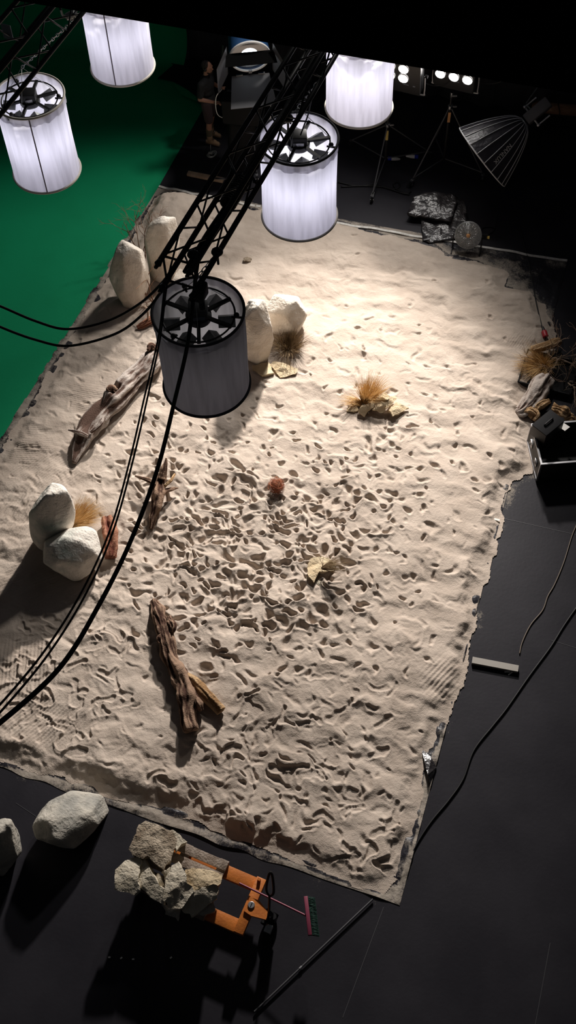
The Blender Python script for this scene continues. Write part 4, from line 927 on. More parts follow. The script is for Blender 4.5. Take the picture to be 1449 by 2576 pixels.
# trusses
ZT = 7.82
def truss(label, P0, d, L, s, ends=True):
    d = d / np.linalg.norm(d); xh = V(d[1], -d[0], 0); xh /= np.linalg.norm(xh); zv = V(0, 0, -1)
    t = thing('truss', label, 'truss', P0 + xh * s / 2 + zv * s, 'black lighting trusses')
    cs = [P0, P0 + xh * s, P0 + xh * s + zv * s, P0 + zv * s]
    for c in cs:
        mb = MB().cyl(c, c + d * L, .027, 12)
        mb.tube([c, c - d * .05, c - d * .06, c - d * .10], [.026, .035, .02, .018], 10)
        part('chord', mb, MT['black'], t, angle=None)
    step = .36; nn = int(L / step)
    for k in range(4):
        a, b = cs[k], cs[(k + 1) % 4]; mb = MB()
        for i in range(nn):
            p = a if i % 2 == 0 else b; q = b if i % 2 == 0 else a
            mb.cyl(p + d * (i * step + .08), q + d * ((i + 1) * step + .08), .010, 6)
        mb.cyl(a + d * .06, b + d * .06, .012, 6)
        part('lattice', mb, MT['black'], t, angle=None)
    return t, cs, d, xh
P0 = G(403, 655, ZT); P1 = G(748, 106, ZT)
TS = .31
tr, tcs, td, txh = truss('long black box truss crossing the middle of the set down to the grey lantern', P0, P1 - P0, np.linalg.norm(P1 - P0) + 2.4, TS)
# clutter clamped to the truss: motor block, shackles, wrapped cable
mb = MB().box(tcs[2] + td * .12 - V(0, 0, .10), (.16, .10, .16), td, txh, bev=.02).cyl(tcs[2] + td * .12 - V(0, 0, .18), tcs[2] + td * .12 - V(0, 0, .32), .03)
part('beam_clamp', mb, MT['black'], tr)
mb = MB()
for i in range(12):
    c = tcs[3] + txh * TS * .5 + td * (1.15 + .03 * i) + V(0, 0, .05); mb.ring(c, .075, .014, txh, V(0, 0, 1), 16, 5)
part('wrapped_cable', mb, MT['cable'], tr, angle=None)
for (l, x, z) in ((.35, .15, -.2), (.55, .3, -.3), (2.6, .2, -.33), (4.4, .1, -.3)):
    part('safety_clamp', MB().ball(P0 + td * l + txh * x + V(0, 0, z), (.06, .05, .05), 2).cyl(P0 + td * l + txh * x + V(0, 0, z), P0 + td * l + txh * x + V(0, 0, z - .16), .012), MT['black'], tr)
part('power_cables', MB().tube(spline([P0 + txh * .12 + td * (.2 + i * .5) + V(0, 0, -.30 + .02 * math.sin(i * 2.1)) for i in range(22)], 4), .022, 7).tube(spline([P0 + txh * .2 + td * (.2 + i * .5) + V(0, 0, -.29 + .025 * math.sin(i * 1.7 + 1)) for i in range(22)], 4), .016, 7), MT['cable'], tr, angle=None)
PL0 = G(-60, 118, ZT); dl = P1 - P0
PLa, PLb = G(0, 52, ZT), G(45, 0, ZT)
tl_, lcs, ldn, lxh = truss('black box truss cutting across the upper left corner of the view', PLa - (PLb - PLa) / np.linalg.norm(PLb - PLa) * 2.0, PLb - PLa, 8, .42)
part('paper_tag', MB().box(G(18, 80, ZT - .2), (.12, .01, .18), lxh, ldn), MT['labelg'], tl_, 'pale tag on the truss')
part('hanging_cable', MB().tube(spline([G(152, 22, ZT - .3), G(158, 38, ZT - .5), G(172, 44, ZT - .6), G(186, 36, ZT - .55), G(196, 22, ZT - .3)], 6), .014, 7), MT['cable'], tl_, angle=None)
part('cable_bundle', MB().tube([G(166, 43, ZT - .6), G(176, 40, ZT - .6), G(190, 33, ZT - .55)], [.04, .05, .04], 10), MT['galv'], tl_)
def top_from_bottom(px, py, zb): return G(px, py, zb)
TG = G(498, 782, 6.94); ap = lantern('unlit grey lantern hanging from the lower end of the truss', TG, .90, 1.114, 0, rot=.55)
q = tcs[2] + td * .55; chain('chain from the truss to the unlit grey lantern', ap, q)
TM = G(751, 348, 6.62); ap = lantern('lit white lantern in mid view, its open top showing below the truss', TM, .90, 1.148, 12, rot=.15)
l_ = np.dot(ap - P0, td); chain('chain from the truss to the lit lantern in mid view', ap, P0 + td * (l_ + .1) + txh * TS - V(0, 0, TS))
TL = G(72, 241, 5.90); ap = lantern('lit white lantern at the left edge with dark seam and open top in view', TL, .90, 1.206, 12, seam=-.15, rot=.35)
l_ = np.dot(ap - lcs[2], ldn); chain('chain from the corner truss to the left edge lantern', ap, lcs[2] + ldn * l_)
zb = 4.9; BT = G(309, 166, zb); lantern('lit white lantern with dark seam, top cut off by the border curtain', BT + V(0, 0, 1.18), .90, 1.18, 10, seam=-.32)
zb = 5.09; BR = G(903, 267, zb); lantern('lit white lantern cut off by the border curtain, beside the two-lamp flood', BR + V(0, 0, 1.17), .90, 1.17, 9)
# hanging cables
def hang(label, pts, r, grp='cables hanging from the truss'):
    pts = [(x, y, 15.4 - (15.4 - z) * .857) for x, y, z in pts]; r *= .86
    o = MB().tube(spline([G(*p) for p in pts], 12), r, 8).build('cable', MT['cable'], base=G(*pts[0])); tag(o, label, 'cable', grp)
hang('thick black cable hanging from the truss, right of the thin pair', [(500, 640, 6.3), (492, 700, 6.2), (487, 745, 6.15), (472, 865, 6.1), (440, 1005, 6.1), (396, 1180, 6.2), (330, 1358, 6.35), (250, 1520, 6.55), (150, 1680, 6.8), (-5, 1822, 7.1), (-90, 1880, 7.3)], .022)
hang('thin black cable hanging to the lower left edge, left strand of the pair', [(420, 690, 6.2), (412, 740, 6.1), (398, 850, 6.0), (362, 1005, 6.0), (326, 1160, 6.1), (278, 1330, 6.25), (205, 1490, 6.5), (110, 1640, 6.75), (-5, 1778, 7.0), (-80, 1850, 7.2)], .010)
hang('thin black cable hanging to the lower left edge, right strand of the pair', [(424, 690, 6.2), (416, 745, 6.1), (403, 850, 6.0), (370, 1005, 6.0), (334, 1160, 6.1), (286, 1332, 6.25), (218, 1490, 6.5), (122, 1645, 6.75), (2, 1790, 7.0), (-70, 1860, 7.2)], .010)
hang('black cable drooping from the truss over the green cloth, upper of two', [(425, 690, 6.2), (400, 720, 5.9), (350, 765, 5.5), (270, 808, 5.1), (170, 828, 4.9), (90, 808, 4.8), (0, 770, 4.8), (-90, 735, 4.8)], .016)
hang('black cable drooping from the truss over the green cloth, lower of two', [(428, 700, 6.2), (405, 735, 5.9), (360, 790, 5.5), (290, 840, 5.1), (175, 870, 4.9), (90, 855, 4.8), (0, 822, 4.8), (-90, 780, 4.8)], .016)
hang('black cable from the truss to the control box of the lit lantern in mid view', [(778, 205, 6.1), (782, 250, 5.9), (776, 285, 5.6), (764, 318, 5.4), (756, 340, 5.28)], .010)

# ------------------------------------------------------------------ floor lamps
def aim(o, tgt):
    o.rotation_euler = (Vector(tgt) - o.location).to_track_quat('-Z', 'Y').to_euler()
def spot(name, loc, tgt, e, c, size, blend, soft):
    ld = bpy.data.lights.new(name, 'SPOT'); ld.energy = e; ld.color = c; ld.spot_size = math.radians(size); ld.spot_blend = blend; ld.shadow_soft_size = soft
    o = bpy.data.objects.new(name, ld); col.objects.link(o); o.location = loc; aim(o, tgt); return o
def stand(label, foot, hz, casters, zj, sticker=None, grp='rolling lamp stands'):
    t = thing('light_stand', label, 'stand', foot, grp)
    part('column', MB().tube([foot + V(0, 0, .22), foot + V(0, 0, zj)], .028, 12).tube([foot + V(0, 0, zj - .1), foot + V(0, 0, hz)], .020, 12), MT['black'], t)
    part('collar', MB().lathe(foot + V(0, 0, zj - .05), [(.03, 0), (.05, .01), (.05, .07), (.03, .08)], n=16).box(foot + V(.07, -.02, zj + .0), (.09, .02, .03)), MT['steel'], t)
    part('spigot', MB().tube([foot + V(0, 0, hz - .12), foot + V(0, 0, hz - .1), foot + V(0, 0, hz)], [.025, .032, .032], 12).box(foot + V(.05, -.02, hz - .06), (.09, .03, .03)), MT['steel'], t)
    for cpx in casters:
        c = G(cpx[0], cpx[1], .08); top = foot + V(0, 0, zj); hp = foot + V(0, 0, .25); e = c - foot; e[2] = 0; L_ = np.linalg.norm(e); e /= L_
        kn = foot + e * (L_ - .04) + V(0, 0, .20)
        lg_ = part('leg', MB().tube([top, kn], .013, 8).tube([hp, kn], .011, 8), MT['greym'], t)
        w = np.cross(e, V(0, 0, 1)); cw = V(c[0], c[1], .065)
        cs_ = part('castor', MB().lathe(cw, [(.02, -.018), (.062, -.016), (.065, 0), (.062, .016), (.02, .018)], X=e, Y=V(0, 0, 1), Z=w, n=20), MT['blackm'], t)
        part('castor_fork', MB().box(V(c[0], c[1], .15) , (.06, .06, .03), e, w).box(V(c[0], c[1], .1) + w * .026, (.03, .005, .1), e, w).box(V(c[0], c[1], .1) - w * .026, (.03, .005, .1), e, w).cyl(cw - w * .03, cw + w * .03, .022, 12).box(V(c[0], c[1], .17) - e * .05, (.08, .05, .012), e, w), MT['steel'], cs_)
    if sticker: part('sticker', MB().box(foot + V(-.004, -.032, zj - .23), (.05, .006, .22)), MT[sticker], t)
    return t
tg = S(760, 1150)
def flood(label, c, n_, lamps, w, hgt, lz):
    """open-face bank lamp in a yoke: c = centre of the housing front"""
    n_ = n_ / np.linalg.norm(n_); X = np.cross(V(0, 0, 1), n_); X /= np.linalg.norm(X); Y = np.cross(n_, X)
    t = thing('flood_lamp', label, 'film lamp', c - V(0, 0, hgt / 2), 'lit bank flood lamps')
    part('housing', MB().box(c - n_ * .12, (w, hgt, .24), X, Y, n_, bev=.015), MT['black'], t)
    for (x, y) in lamps:
        p = c + X * x + Y * y
        b = part('lamp', MB().lathe(p + n_ * .004, [(.092, 0), (.097, .02), (.088, .022), (.086, .012)], X, Y, n_, 24, cap=False), MT['steel'], t)
        part('lens', MB().lathe(p + n_ * .006, [(.086, 0), (.086, .006), (.05, .016), (.0, .02)], X, Y, n_, 24), MT['bulb'], b)
    yw = w / 2 + .05
    part('yoke', MB().tube(spline([c - n_ * .12 + X * -yw + Y * .0, c - n_ * .12 + X * -yw + Y * (-hgt / 2 - .0), c - n_ * .12 + X * (-yw + .06) + Y * (-hgt / 2 - .07), c - n_ * .12 + X * (yw - .06) + Y * (-hgt / 2 - .07), c - n_ * .12 + X * yw + Y * (-hgt / 2), c - n_ * .12 + X * yw], 6), .014, 8), MT['alu'], t)
    for s in (-1, 1): part('tilt_knob', MB().cyl(c - n_ * .12 + X * s * yw, c - n_ * .12 + X * s * (yw + .05), .03, 12), MT['blackm'], t)
    part('rating_label', MB().box(c + X * .05 + Y * (-hgt / 2 + .2) + n_ * .002, (.10, .016, .003), X, Y, n_).box(c + X * .2 + Y * (-hgt / 2 + .2) + n_ * .002, (.045, .03, .003), X, Y, n_), MT['labelg'], t)
    part('power_lead', MB().tube(spline([c - n_ * .2 + X * w * .4 - Y * hgt * .3, c - n_ * .3 + X * (w * .5 + .2) - Y * hgt * .45, c - n_ * .3 + X * (w * .5 + .45) - Y * hgt * .2, c - n_ * .3 + X * (w * .5 + .3) + Y * hgt * .2], 6), .012, 7), MT['cable'], t)
    return X, Y, n_
F2 = G(1114, 424)
stand('black tripod stand on castors under the three-lamp flood', F2, 1.76, [(1035, 462), (1215, 447), (1093, 355)], 1.46, 'orangel')
nf = tg - F2; nf[2] = 0; nf /= np.linalg.norm(nf); nf[2] = -.12
c2 = G(1142, 194, 2.32)
X_, Y_, n2 = flood('three-lamp bank flood on a tripod, right of the other flood', c2 + V(0, 0, .06), nf, [(x, y) for x in (-.25, .0, .25) for y in (-.05, .22)], .74, .72, 0)
F1 = G(968, 424)
stand('black tripod stand on castors partly behind the curtain-cut lantern', F1, 1.50, [(936, 500), (882, 362), (1082, 392)], 1.05, 'yellow')
c1_ = G(1015, 195, 2.30)
X_, Y_, n1 = flood('bank flood with two lamps showing beside the curtain-cut lantern', c1_ - X_ * .0 + V(0, 0, .02), nf, [(x, y) for x in (-.25, .0) for y in (-.03, .18)], .62, .74, 0)
# daylight head with barn doors
hp = G(628, 140, 2.55); hn = tg - hp; hn[2] = 0; hn /= np.linalg.norm(hn); hn = hn + V(0, 0, -.22); hn /= np.linalg.norm(hn); hX = np.cross(V(0, 0, 1), hn); hX /= np.linalg.norm(hX); hY = np.cross(hn, hX)
hm = thing('daylight_lamp', 'large round blue daylight lamp with barn doors beside the standing man', 'film lamp', V(hp[0], hp[1], 2.0))
part('housing', MB().lathe(hp, [(.20, -.62), (.33, -.55), (.36, -.1), (.37, 0), (.35, 0), (.33, -.05)], hX, hY, hn, 40, cap=False), MT['blue'], hm)
part('reflector_bowl', MB().lathe(hp, [(.335, -.03), (.27, -.16), (.12, -.24), (.0, -.26)], hX, hY, hn, 40), MT['steel'], hm)
part('lens', MB().lathe(hp - hn * .08, [(.30, 0), (.30, .02), (.15, .05), (.0, .06)], hX, hY, hn, 32), MT['hmi'], hm)
part('front_ring', MB().ring(hp + hn * .02, .355, .022, hX, hY, 48, 8), MT['white'], hm, 'white front ring')
part('latch', MB().box(hp + hn * .04 - hY * .355, (.06, .06, .03), hX, hY, hn), MT['steel'], hm)
mb = MB()
for i in range(11): mb.box(hp - hn * .40 + hX * (-.40 + .08 * i) + hY * .40, (.03, .34, .10), hX, hY, hn)
part('cooling_fins', mb, MT['white'], hm, 'pale cooling fins')
def leaf(nm, q, m):
    v = q + [p - hn * .0 + V(0, 0, -.008) for p in q]
    part(nm, MB().add(v, [(0, 1, 2, 3), (7, 6, 5, 4), (0, 4, 5, 1), (1, 5, 6, 2), (2, 6, 7, 3), (3, 7, 4, 0)]), m, hm, smooth=False)
e = hp + hn * .05
leaf('barn_door', [e + hY * .15 - hX * .42, e + hY * .15 + hX * .42, e + hY * .10 + hX * .46 + hn * .24, e + hY * .10 - hX * .46 + hn * .24], MT['border'])
leaf('barn_door', [e - hY * .42 + hX * .34, e - hY * .42 - hX * .34, e - hY * .66 - hX * .42 + hn * .52, e - hY * .66 + hX * .42 + hn * .52], MT['greym'])
leaf('barn_door', [e - hX * .40 - hY * .33, e - hX * .40 + hY * .33, e - hX * .62 + hY * .2 + hn * .36, e - hX * .62 - hY * .42 + hn * .36], MT['greym'])
leaf('barn_door', [e + hX * .40 + hY * .33, e + hX * .40 - hY * .33, e + hX * .58 - hY * .42 + hn * .40, e + hX * .58 + hY * .2 + hn * .40], MT['greym'])
for q_ in (-.2, .2): part('hinge', MB().box(e - hY * .41 + hX * q_, (.12, .03, .03), hX, hY, hn), MT['steel'], hm)
part('yoke', MB().tube(spline([hp - hn * .3 - hX * .44, hp - hn * .3 - hX * .44 - hY * .35, hp - hn * .3 - hX * .2 - hY * .52, hp - hn * .3 + hX * .2 - hY * .52, hp - hn * .3 + hX * .44 - hY * .35, hp - hn * .3 + hX * .44], 6), .02, 8), MT['black'], hm)
hf = V(*(hp - hn * .3)[:2], 0)
stand('black crank stand under the large blue daylight lamp', hf, 1.95, [tuple(proj(hf + V(.55 * math.cos(a), .55 * math.sin(a), 0))) for a in (.6, 2.7, 4.8)], 1.2)
# dark lamp head seen from behind, draped with black cloth
bp = G(612, 268, 1.35)
bh = thing('lamp_head', 'black lamp head seen from behind with label plates and wire yoke', 'film lamp', V(bp[0], bp[1], 1.05))
part('housing', MB().box(bp, (.74, .46, .52), V(1, -.18, 0), V(.18, 1, 0), bev=.04), MT['blackm'], bh)
part('label_plate', MB().box(bp + V(.2, -.04, .265), (.24, .12, .004), V(1, -.3, 0), V(.3, 1, 0)), MT['labelg'], bh, 'grey label plate')
part('label_plate', MB().box(bp + V(-.22, .12, .265), (.14, .06, .004), V(1, -.18, 0), V(.18, 1, 0)), MT['greym'], bh)
for s in (-1, 1):
    b_ = bp + V(s * .40, -.08 * s, 0); part('yoke_arm', MB().tube(spline([b_ + V(-s * .02, .1, .26), b_ + V(s * .10, .05, .12), b_ + V(s * .10, 0, -.2), b_ + V(-s * .06, -.05, -.3)], 5), .010, 8), MT['alu'], bh)
part('fittings', MB().ball(bp + V(.12, .2, .29), .035, 2).ball(bp + V(.2, .2, .28), .03, 2).cyl(bp + V(.12, .16, .26), bp + V(.12, .24, .36), .015), MT['steel'], bh)
part('warning_sticker', MB().box(bp + V(.34, -.26, -.20), (.09, .004, .09), V(1, -.18, 0), V(.18, 1, .3)), MT['yellow'], bh, 'yellow warning sticker')
mb = MB(); v = []; n = 40
for i in range(9):
    for k in range(n):
        a = 2 * PI * k / n; r = .26 + .06 * i / 8 + .02 * math.sin(7 * a + i * .2); v.append(V(bp[0] - .03, bp[1], 1.12 - 1.10 * i / 8) + V(r * 1.05 * math.cos(a), r * .75 * math.sin(a), 0))
mb.add(v, [(i * n + k, (i + 1) * n + k, (i + 1) * n + (k + 1) % n, i * n + (k + 1) % n) for i in range(8) for k in range(n)] + [tuple(range(n))])
tag(mb.build('black_cover_cloth', MT['blackm'], base=V(bp[0], bp[1], 0)), 'black cover cloth hanging round the stand below the rear-facing lamp head', 'cloth')

# parabolic softbox
def onray(px, py, dep): d = ray(px, py); return CAM + d * (dep / (d @ FW))
dep0 = (G(1250, 385, 1.35) - CAM) @ FW
ra, rb, apx = onray(1165, 314, dep0), onray(1271, 468, dep0), onray(1320, 306, dep0)
_rv = ray(1218, 391); rc_ = (ra + rb) / 2; sR = np.linalg.norm(rb - ra) / 2; sZ = (rc_ - apx); sL = np.linalg.norm(sZ); sZ /= sL; sZ = sZ - _rv * (sZ @ _rv) + _rv * .06; sZ /= np.linalg.norm(sZ); rc_ = apx + sZ * sL
s1 = (rb - ra) / np.linalg.norm(rb - ra); s1 -= sZ * (s1 @ sZ); s1 /= np.linalg.norm(s1); s2 = np.cross(sZ, s1)
if s2 @ FW > 0: pass
sb = thing('softbox', 'deep black parabolic softbox with white ribs hanging at the upper right', 'softbox', V(rc_[0], rc_[1], rc_[2] - sR * .8))
prof = [(.07 + (sR - .07) * (t ** .62) * (1 - .0 * t), sL * t) for t in np.linspace(0, 1, 15)]
NR = 20; v = []; n = NR * 4
for (r, hh_) in prof:
    for k in range(n):
        a = 2 * PI * k / n; fq = math.cos(PI / NR) / math.cos(((k % 4) / 4 - .5) * 2 * PI / NR); v.append(apx + sZ * hh_ + r * fq * (math.cos(a) * s1 + math.sin(a) * s2))
cn_ = part('canopy', MB().add(v, [(i * n + k, i * n + (k + 1) % n, (i + 1) * n + (k + 1) % n, (i + 1) * n + k) for i in range(14) for k in range(n)]), MT['sbox'], sb, angle=None)
for k in range(NR):
    a = 2 * PI * k / NR; e = math.cos(a) * s1 + math.sin(a) * s2
    part('rib', MB().tube([apx + sZ * hh_ + e * (r * 1.004 + .004) for r, hh_ in prof], .0075, 5), MT['rib'], sb, angle=None)
part('rim', MB().ring(rc_, sR, .012, s1, s2, 60, 6), MT['rib'], sb, angle=None)
part('inner_lining', MB().lathe(apx, [(r * .985 - .004, hh_ + .006) for r, hh_ in prof], s1, s2, sZ, 60, cap=False), MT['silver'], sb, angle=None)
part('speed_ring', MB().lathe(apx, [(.07, 0), (.1, .0), (.1, .05), (.07, .06)], s1, s2, sZ, 30), MT['alu'], sb)
part('lamp_body', MB().box(apx - sZ * .28, (.2, .22, .5), s1, s2, sZ, bev=.02), MT['greym'], sb)
mb = MB(); bx0 = apx - sZ * .15
mb.tube([bx0 + s1 * -.2, bx0 + s1 * .2], .018).tube([bx0 + s1 * .2, bx0 + s1 * .2 - sZ * .25], .015).tube([bx0 - s1 * .2, bx0 - s1 * .2 - sZ * .25], .015).ball(bx0 + s1 * .2, .035, 2).ball(bx0 - s1 * .2, .035, 2)
part('bracket', mb, MT['alu'], sb)
td_ = bpy.data.curves.new('lettering', 'FONT'); td_.body = 'NANLUX'; td_.size = .105; td_.extrude = .001; td_.align_x = 'CENTER'; td_.align_y = 'CENTER'; td_.space_character = 1.02
to = bpy.data.objects.new('lettering', td_); col.objects.link(to)
# the lettering sits on the panel that faces the camera, reading from the apex to the rim
pc_ = onray(1260, 388, dep0); best = None
for k in range(n):
    a = 2 * PI * (k + .5) / n; e = math.cos(a) * s1 + math.sin(a) * s2
    for i in range(3, 14):
        p = apx + sZ * prof[i][1] + e * prof[i][0]; x_, y_ = proj(p); dd = math.hypot(x_ - 1259, y_ - 388)
        if e @ (CAM - p) > 0 and (best is None or dd < best[0]): best = (dd, p, e, i)
_, p, e, i = best
tang = (apx + sZ * prof[i + 1][1] + e * prof[i + 1][0]) - (apx + sZ * prof[i - 1][1] + e * prof[i - 1][0]); tang /= np.linalg.norm(tang)
nrm = e - tang * (e @ tang); nrm /= np.linalg.norm(nrm); yy = np.cross(nrm, tang)
pw = p + nrm * .012
td_.materials.append(MT['white'])
dg = bpy.context.evaluated_depsgraph_get(); me = bpy.data.meshes.new_from_object(to.evaluated_get(dg)); bpy.data.objects.remove(to)
lo = bpy.data.objects.new('lettering', me); col.objects.link(lo); lo.parent = sb
lo.matrix_local = Matrix.Translation(pw - ORG[sb.name]) @ Matrix((tang, yy, nrm)).transposed().to_4x4()
lo['label'] = 'white brand lettering on the canopy'
a = onray(1322, 262, dep0 + .1); b = onray(1362, 205, dep0 + .5)
bxp = apx - sZ * .22
ln = thing('hanging_line', 'grey line with a hook holding the softbox from above', 'rope', a)
part('line', MB().tube([a, b, b + (b - a) * 3], .012, 8), MT['galv'], ln)
part('hook', MB().tube(spline([a, a + (bxp - a) * .3 + s1 * .04, bxp + s1 * .05, a + (bxp - a) * .3 - s1 * .04, a], 6), .010, 7), MT['steel'], ln)
a, b = G(1338, 268, .5), G(1475, 280, .5)
t = thing('wooden_beam', 'brown wooden beam lying by the back wall behind the softbox', 'beam', V(*((a + b) / 2)[:2], 0))
part('beam', MB().tube([a, a + (b - a) * .08, b], [.06, .11, .11], 12), MT['brownb'], t)
for f_ in (.25, .8):
    p = a + (b - a) * f_; part('trestle', MB().box(V(p[0], p[1], .20), (.06, .3, .40)), MT['blackm'], t)
hc = [(1398, 230, 2.0), (1404, 262, 1.6), (1408, 285, 1.2), (1396, 300, .8)]
tag(MB().tube(spline([G(*p) for p in hc], 6), .010, 7).build('cable', MT['cable']), 'thin black cable hanging in front of the brown wooden beam', 'cable')

# ------------------------------------------------------------------ the man beside the daylight lamp
pf = G(533, 352)
yaw = math.atan2(hp[1] - pf[1] - .3, hp[0] - pf[0]) * .3 - .10
Rz = np.array(Matrix.Rotation(yaw, 3, 'Z'))
def L(p): return pf + Rz @ np.array(p, float)
man = thing('person', 'person in black t-shirt, shorts and tan boots standing beside the blue lamp', 'person', pf)
def cap(mb, a, b, ra_, rb_, n=14):
    a, b = L(a), L(b); d = b - a; l = np.linalg.norm(d); d /= l; pts = []; rs = []
    for t in (-.95, -.7, -.35): pts.append(a + d * ra_ * t); rs.append(ra_ * math.sqrt(1 - t * t))
    for t in (0, .33, .66, 1): pts.append(a + (b - a) * t); rs.append(ra_ + (rb_ - ra_) * t)
    for t in (.35, .7, .95): pts.append(b + d * rb_ * t); rs.append(rb_ * math.sqrt(1 - t * t))
    mb.tube(pts, rs, n)
def ell(mb, c, r, n=3):
    bm = bmesh.new(); bmesh.ops.create_icosphere(bm, subdivisions=n, radius=1); bm.verts.index_update()
    mb.add([L(np.array(c) + np.array(r) * np.array(q.co)) for q in bm.verts], [tuple(x.index for x in q.verts) for q in bm.faces]); bm.free()
def blend(o, vox, it=6):
    m = o.modifiers.new('r', 'REMESH'); m.mode = 'VOXEL'; m.voxel_size = vox; m.use_smooth_shade = True
    if it: s = o.modifiers.new('s', 'SMOOTH'); s.factor = .5; s.iterations = it
hipz = .95
legs = {-1: [(0.00, -.10, hipz), (.03, -.11, .52), (.02, -.115, .10)], 1: [(0, .10, hipz), (.0, .11, .52), (-.05, .12, .10)]}
arms = {-1: [(-.02, -.205, 1.43), (-.05, -.26, 1.14), (.20, -.20, 1.10)], 1: [(-.02, .205, 1.43), (-.02, .27, 1.14), (.22, .17, 1.16)]}
body = MB()
ell(body, (0, 0, 1.0), (.115, .165, .14)); ell(body, (-.005, 0, 1.16), (.105, .15, .16)); ell(body, (0, 0, 1.34), (.12, .18, .17)); cap(body, (0, -.12, 1.45), (0, .12, 1.45), .065, .065)
cap(body, (-.01, 0, 1.46), (.02, 0, 1.60), .058, .055)
hd_ = (.045, 0, 1.70)
ell(body, hd_, (.098, .075, .118)); ell(body, (.085, 0, 1.655), (.055, .055, .075)); ell(body, (.105, 0, 1.60), (.03, .032, .03))
ell(body, (.145, 0, 1.675), (.022, .013, .016)); ell(body, (.138, 0, 1.695), (.012, .010, .022)); ell(body, (.128, 0, 1.635), (.016, .026, .009))
for s in (-1, 1):
    ell(body, (.122, s * .032, 1.72), (.02, .022, .01)); ell(body, (.035, s * .078, 1.685), (.022, .012, .034), 2)
    a_, b_, c_ = arms[s]; cap(body, a_, b_, .052, .042); cap(body, b_, c_, .043, .029)
    a_, b_, c_ = legs[s]; cap(body, a_, b_, .088, .056); cap(body, b_, (c_[0] - .01, c_[1], .30), .055, .058); cap(body, (c_[0] - .01, c_[1], .30), c_, .058, .036)
    h0 = np.array(arms[s][2]); fd = V(.94, .10 * -s, .10); fd /= np.linalg.norm(fd); sd2 = V(-.1, 1, 0) * -s
    pm = h0 + fd * .055; cap(body, h0, pm, .028, .030); ell(body, pm, (.042, .036, .018), 2)
    for fi, (off, ln_) in enumerate(((-.027, .072), (-.009, .082), (.009, .078), (.027, .060))):
        k0 = pm + fd * .03 + sd2 * off; k1 = k0 + fd * ln_ * .5 + V(0, 0, -.008); k2 = k1 + fd * ln_ * .28 + V(0, 0, -.022); k3 = k2 + V(0, 0, -.022) + fd * .004
        cap(body, k0, k1, .0095, .009, 8); cap(body, k1, k2, .009, .0085, 8); cap(body, k2, k3, .0085, .0075, 8)
    th = h0 + fd * .03 + sd2 * -.032 * (1); cap(body, th, th + fd * .035 + sd2 * -.022 + V(0, 0, -.004), .012, .010, 8); cap(body, th + fd * .035 + sd2 * -.022, th + fd * .062 + sd2 * -.018 + V(0, 0, -.012), .010, .008, 8)
blend(part('body', body, MT['skin'], man), .0052, 4)
mb = MB(); ell(mb, (0, 0, 1.04), (.135, .185, .13)); ell(mb, (-.005, 0, 1.18), (.13, .175, .17)); ell(mb, (0, 0, 1.34), (.138, .198, .17)); cap(mb, (0, -.13, 1.445), (0, .13, 1.445), .078, .078); cap(mb, (0, 0, 1.45), (.012, 0, 1.51), .072, .066)
for s in (-1, 1): a_, b_ = np.array(arms[s][0]), np.array(arms[s][1]); cap(mb, a_, a_ + (b_ - a_) * .72, .074, .068)
o = part('t_shirt', mb, MT['shirt'], man); blend(o, .010, 5)
mb = MB(); ell(mb, (0, 0, .96), (.14, .19, .12))
for s in (-1, 1): a_, b_ = np.array(legs[s][0]), np.array(legs[s][1]); cap(mb, a_, a_ + (b_ - a_) * .86, .108, .088)
o = part('shorts', mb, MT['shorts'], man); blend(o, .010, 5)
mb = MB(); ell(mb, (.02, 0, 1.735), (.095, .083, .092)); ell(mb, (.07, 0, 1.602), (.052, .050, .045)); ell(mb, (.115, 0, 1.60), (.022, .035, .032))
o = part('hair', mb, MT['hair'], man, 'short dark hair and beard'); blend(o, .007, 3)
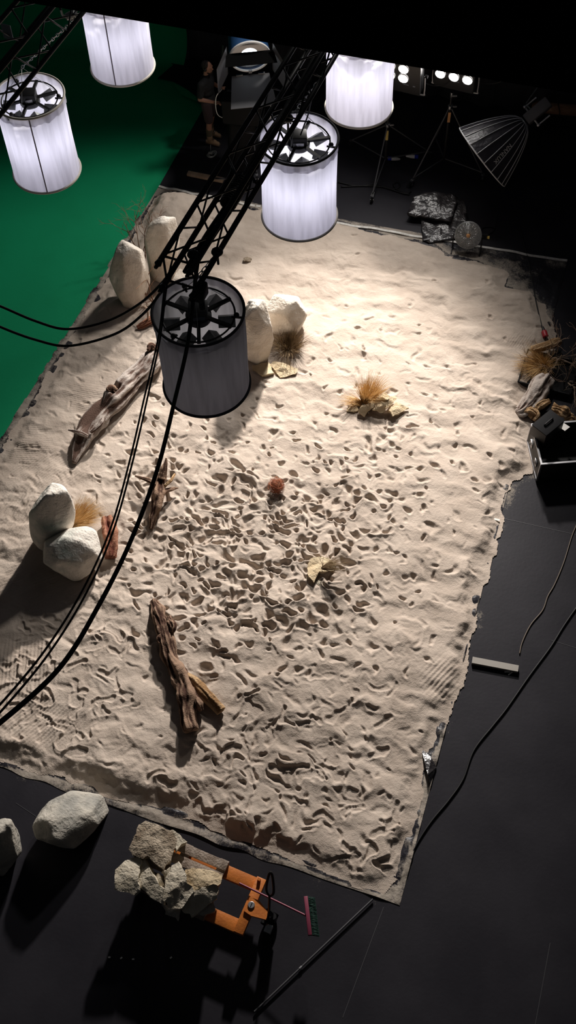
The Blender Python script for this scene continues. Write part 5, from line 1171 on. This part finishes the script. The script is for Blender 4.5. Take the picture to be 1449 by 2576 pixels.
for s in (-1, 1):
    c_ = np.array(legs[s][2]); mb = MB(); cap(mb, (c_[0] - .01, c_[1], .20), (c_[0], c_[1], .09), .062, .056); cap(mb, (c_[0] - .05, c_[1], .06), (c_[0] + .16, c_[1] - .01, .052), .052, .045); ell(mb, (c_[0] + .06, c_[1], .085), (.08, .045, .04))
    bo = part('boot', mb, MT['boot'], man, 'tan boot'); blend(bo, .007, 4)
    mb = MB(); mb.box(L((c_[0] + .055, c_[1], .016)), (.31, .10, .032), Rz @ V(1, 0, 0), Rz @ V(0, 1, 0), bev=.012); part('sole', mb, MT['sole'], bo)
    mb = MB()
    for i in range(4): mb.tube([L((c_[0] + .055 + .012 * i, c_[1] - .035, .145 - .018 * i)), L((c_[0] + .075 + .012 * i, c_[1], .155 - .02 * i)), L((c_[0] + .055 + .012 * i, c_[1] + .035, .145 - .018 * i))], .005, 5)
    part('laces', mb, MT['hair'], bo)
    mb = MB(); cap(mb, (c_[0] - .01, c_[1], .34), (c_[0] - .01, c_[1], .19), .064, .060); o = part('sock', mb, MT['sock'], man, 'olive sock'); blend(o, .009, 3)
mb = MB(); mb.tube([L((.03, .085 * math.cos(t), 1.70 + .125 * math.sin(t))) for t in np.linspace(0, PI, 14)], .009, 6)
for s in (-1, 1): mb.ball(L((.035, s * .088, 1.69)), .032, 2)
part('headset', mb, MT['black'], man)
part('belt_pouch', MB().box(L((-.14, -.06, 1.0)), (.08, .14, .13), Rz @ V(1, 0, 0), Rz @ V(0, 1, 0), bev=.015), MT['blackm'], man)

# ------------------------------------------------------------------ light
kf = G(985, 60)
spot('key_light', V(kf[0], kf[1], 8.1), S(700, 1490), 18500, (1.0, .93, .87), 43, .8, .35)
spot('key_light', V(2.4, 18.2, 8.8), S(340, 1150), 2300, (1.0, .95, .90), 84, .6, .4)
spot('flood_beam', c2 + n2 * .08, S(1000, 1250), 60, (1.0, .83, .70), 56, .9, .28)
spot('flood_beam', c1_ + n1 * .08, S(860, 1250), 120, (1.0, .83, .70), 56, .9, .22)
spot('daylight_beam', hp + hn * .02, S(400, 1150), 300, (.93, .96, 1.0), 54, .9, .18)
wd_ = bpy.data.worlds.new('world'); sc.world = wd_; wd_.use_nodes = True
wd_.node_tree.nodes['Background'].inputs[0].default_value = (.9, .93, 1, 1); wd_.node_tree.nodes['Background'].inputs[1].default_value = .015
sc.view_settings.view_transform = 'Standard'; sc.view_settings.look = 'None'; sc.view_settings.exposure = 0; sc.view_settings.gamma = 1; sc.view_settings.use_curve_mapping = False
